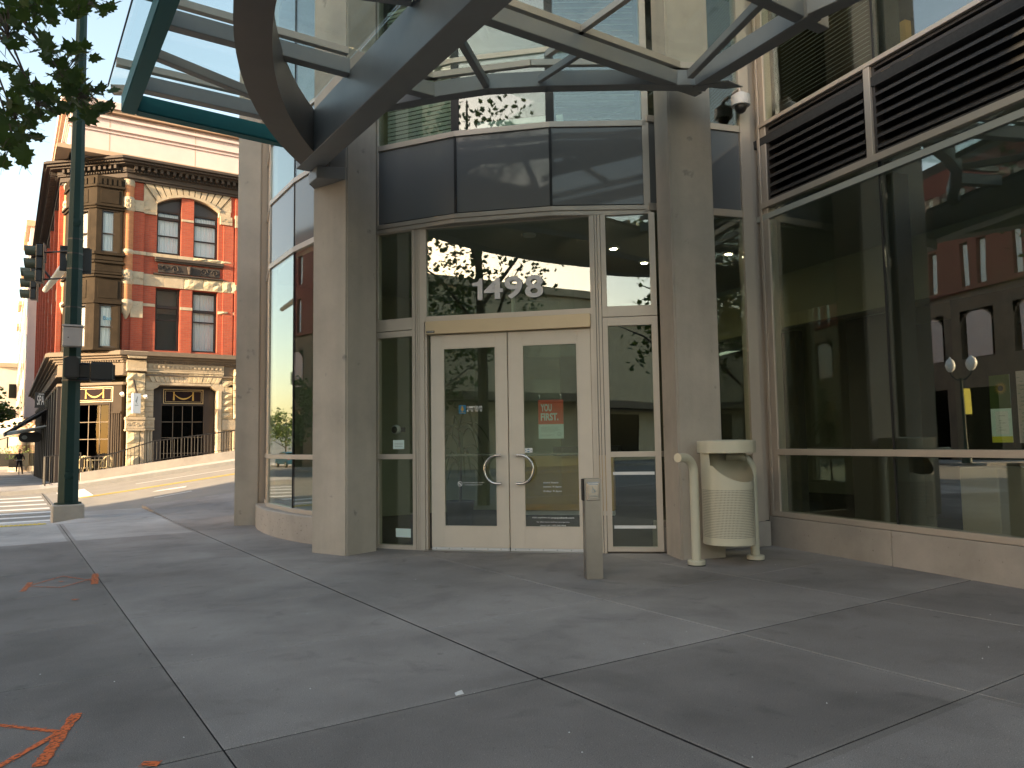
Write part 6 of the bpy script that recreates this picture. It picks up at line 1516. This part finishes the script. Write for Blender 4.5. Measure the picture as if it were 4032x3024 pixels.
for c in cs_:
    w_ = AR.box(MB(), c-1.18, c+1.18, 5.7, 8.49, -.33, -.3).build('arched_window', 'glass_old', ar); AR.box(MB(), c-.75, c+.95, 5.75, 8.4, -.45, -.42).build('reflection_panel', 'stucco', w_)  # pale panel stands in for bright warm reflections in the arched glass
    mb = MB()
    for s_ in (-.38, .38): AR.box(mb, c+s_-.05, c+s_+.05, 5.7, 8.45, -.3, -.22)
    AR.box(mb, c-1.18, c+1.18, 7.2, 7.3, -.3, -.22); mb.build('mullions', 'dark_trim', w_, kind='stuff')
    n = 11
    for i in range(n):
        a, b = math.pi*i/n+.012, math.pi*(i+1)/n-.012
        AR.poly(MB(), [(c+1.19*math.cos(a), 7.3+1.19*math.sin(a)), (c+1.7*math.cos(a), 7.3+1.7*math.sin(a)), (c+1.7*math.cos(b), 7.3+1.7*math.sin(b)), (c+1.19*math.cos(b), 7.3+1.19*math.sin(b))], -.2, .06).build('voussoir', 'brownstone', ar)
    AR.box(MB(), c-1.25, c+1.25, -.5, 4.0, -.45, -.35).build('shop_window', 'glass_dark', ar)
    AR.box(MB(), c-1.2, c+1.2, 5.5, 5.7, -.3, .12).build('sill', 'stone', ar)
up_ = MB(); hs2 = sum([[(c-.92, c-.28, 9.9, 12.5), (c+.28, c+.92, 9.9, 12.5), (c-.92, c-.28, 13.6, 15.9), (c+.28, c+.92, 13.6, 15.9)] for c in cs_], [])
AR.holes(up_, 0, AL, 9.65, 17.2, hs2, -.5, 0); up_.build('brick_wall', 'brick_dark', ar)
AR.box(MB(), 0, AL, 9.4, 9.65, -.3, .2).build('string_course', 'brownstone', ar); AR.box(MB(), -.2, AL+.1, 17.2, 17.8, -.5, .4).build('cornice', 'dark_trim', ar)
for h in hs2: sash(AR, *h, rec=.12, par=ar, cur='curtain', t=.06)
MB().box(-38, -22.55, 29.35, 60.3, -1, 17.2).build('core', 'brick_dark', ar)
dl = thing('corner_block', (-20, 4, 0), 'tall beige block across the main street shading the bank', 'building')
MB().box(-34, -20.05, -2.0, 14.6, -1, 17.5).build('wall', 'beige_brick', dl); MB().box(-34.3, -19.7, -2.2, 14.9, 17.5, 18).build('cornice', 'stone', dl)
for k in range(7):
    for z in (.6, 4.6, 8, 11.4, 14.4): MB().box(-20.06, -19.98, -.9+k*2.2, .4+k*2.2, z, z+2.2).build('window', 'glass_dark', dl)
lb_ = thing('low_beige_building', (-20, -30, 0), 'low beige brick building across the street mirrored over the doors', 'building')
MB().box(-40, -20.05, -70, -2.3, -1, 9.0).build('wall', 'beige_brick', lb_); MB().box(-40.2, -19.8, -70, -2.25, 9.0, 9.4).build('parapet', 'stone', lb_)
for k in range(8): MB().box(-20.07, -19.98, -68+k*7, -64+k*7, .4, 3.0).build('shop_window', 'glass_dark', lb_)
MB().box(-20.1, -18.4, -60, -4, 3.3, 3.7).build('awning', 'taupe', lb_)
lpst = thing('street_lamp', (-15.1, 29.2, 0), 'twin globe street lamp with a yellow banner, mirrored in the right window', 'street lamp')
lx, ly = -15.3, 29.0
MB().lathe((lx, ly, 0), [(.22, 0), (.2, .3), (.1, .5), (.07, 1.2), (.06, 3.9), (.09, 4.0)], 14).build('post', 'dark_green', lpst, smooth=True)
for s_ in (-1, 1):
    MB().tube([(lx, ly, 3.9), (lx+.1*s_, ly+.2*s_, 3.95), (lx+.2*s_, ly+.42*s_, 4.2), (lx+.2*s_, ly+.45*s_, 4.35)], .03, 8).build('arm', 'dark_green', lpst)
    MB().lathe((lx+.2*s_, ly+.45*s_, 4.35), [(.08, 0), (.2, .15), (.24, .35), (.18, .55), (.05, .68), (.001, .75)], 14).build('globe', 'white', lpst, smooth=True)
MB().box(lx-.45, lx-.1, ly-.02, ly+.02, 2.3, 3.5).build('banner', 'banner_yellow', lpst)

# far hills closing the street, trees and a parked car across the road (met again in the rounded window)
hp = [(-900+60*i, 900+60*math.sin(i*.7), 28+16*math.sin(i*.55)+9*math.sin(i*1.3+1)) for i in range(36)]
hm_ = MB(); n_h = len(hp)
hm_.add([(x, y-260, -6) for x, y, z in hp]+[(x, y, z) for x, y, z in hp]+[(x, y+200, -6) for x, y, z in hp], [(i, i+1, n_h+i+1, n_h+i) for i in range(n_h-1)]+[(n_h+i, n_h+i+1, 2*n_h+i+1, 2*n_h+i) for i in range(n_h-1)])
hm_.build('hills', 'hill', None, smooth=True, kind='structure')
for k, (u_, v_) in enumerate([(-15.9, 70), (-15.6, 79), (-16.2, 90)]):
    far_tree((u_, v_, main_drop(v_)), 5.2+.3*k, 2.3, ['street tree across the road, nearest of those mirrored in the rounded window', 'street tree across the road beside the parked car', 'street tree across the road, farthest of those mirrored in the rounded window'][k], 1000, .30, 'leaf_light', grp='trees across the main street')
car = thing('parked_car', (-14.3, 73, main_drop(73)-.135), 'blue hatchback parked across the main street, mirrored in the rounded window', 'car')
cx_c, cy_c, cz_c = car.location
prof = [(-2.05, .35), (-2.1, .75), (-1.95, .95), (-1.55, 1.42), (-.2, 1.50), (.55, 1.40), (1.15, .98), (1.95, .85), (2.1, .6), (2.05, .32)]
MB().prism([(cx_c-.85, cy_c+a, cz_c+z) for a, z in prof], (1.7, 0, 0)).build('body', 'blue_print', car, bevel=.06, seg=2)
for sx in (-.858, .846):
    MB().prism([(cx_c+sx, cy_c+a, cz_c+z) for a, z in [(-1.6, .98), (-1.35, 1.36), (-.35, 1.42), (-.35, .98)]], (.012, 0, 0)).build('window', 'glass_dark', car); MB().prism([(cx_c+sx, cy_c+a, cz_c+z) for a, z in [(-.28, .98), (-.28, 1.42), (.5, 1.33), (.95, .98)]], (.012, 0, 0)).build('window', 'glass_dark', car)
MB().prism([(cx_c-.7, cy_c-2.0+.0, cz_c+.98), (cx_c+.7, cy_c-2.0, cz_c+.98), (cx_c+.62, cy_c-1.62, cz_c+1.40), (cx_c-.62, cy_c-1.62, cz_c+1.40)], (0, -.02, .01)).build('rear_window', 'glass_dark', car)
for sx in (-.7, .7): MB().box(cx_c+sx-.1, cx_c+sx+.1, cy_c-2.13, cy_c-2.08, cz_c+.75, cz_c+.92).build('tail_light', 'red_print', car)
for a in (-1.3, 1.3):
    for sx in (-.86, .66):
        wh = MB().tube([(cx_c+sx, cy_c+a, cz_c+.32), (cx_c+sx+.2, cy_c+a, cz_c+.32)], .32, 18).build('wheel', 'rubber', car); MB().tube([(cx_c+sx-.005, cy_c+a, cz_c+.32), (cx_c+sx+.205, cy_c+a, cz_c+.32)], .19, 14).build('rim', 'galv', wh)
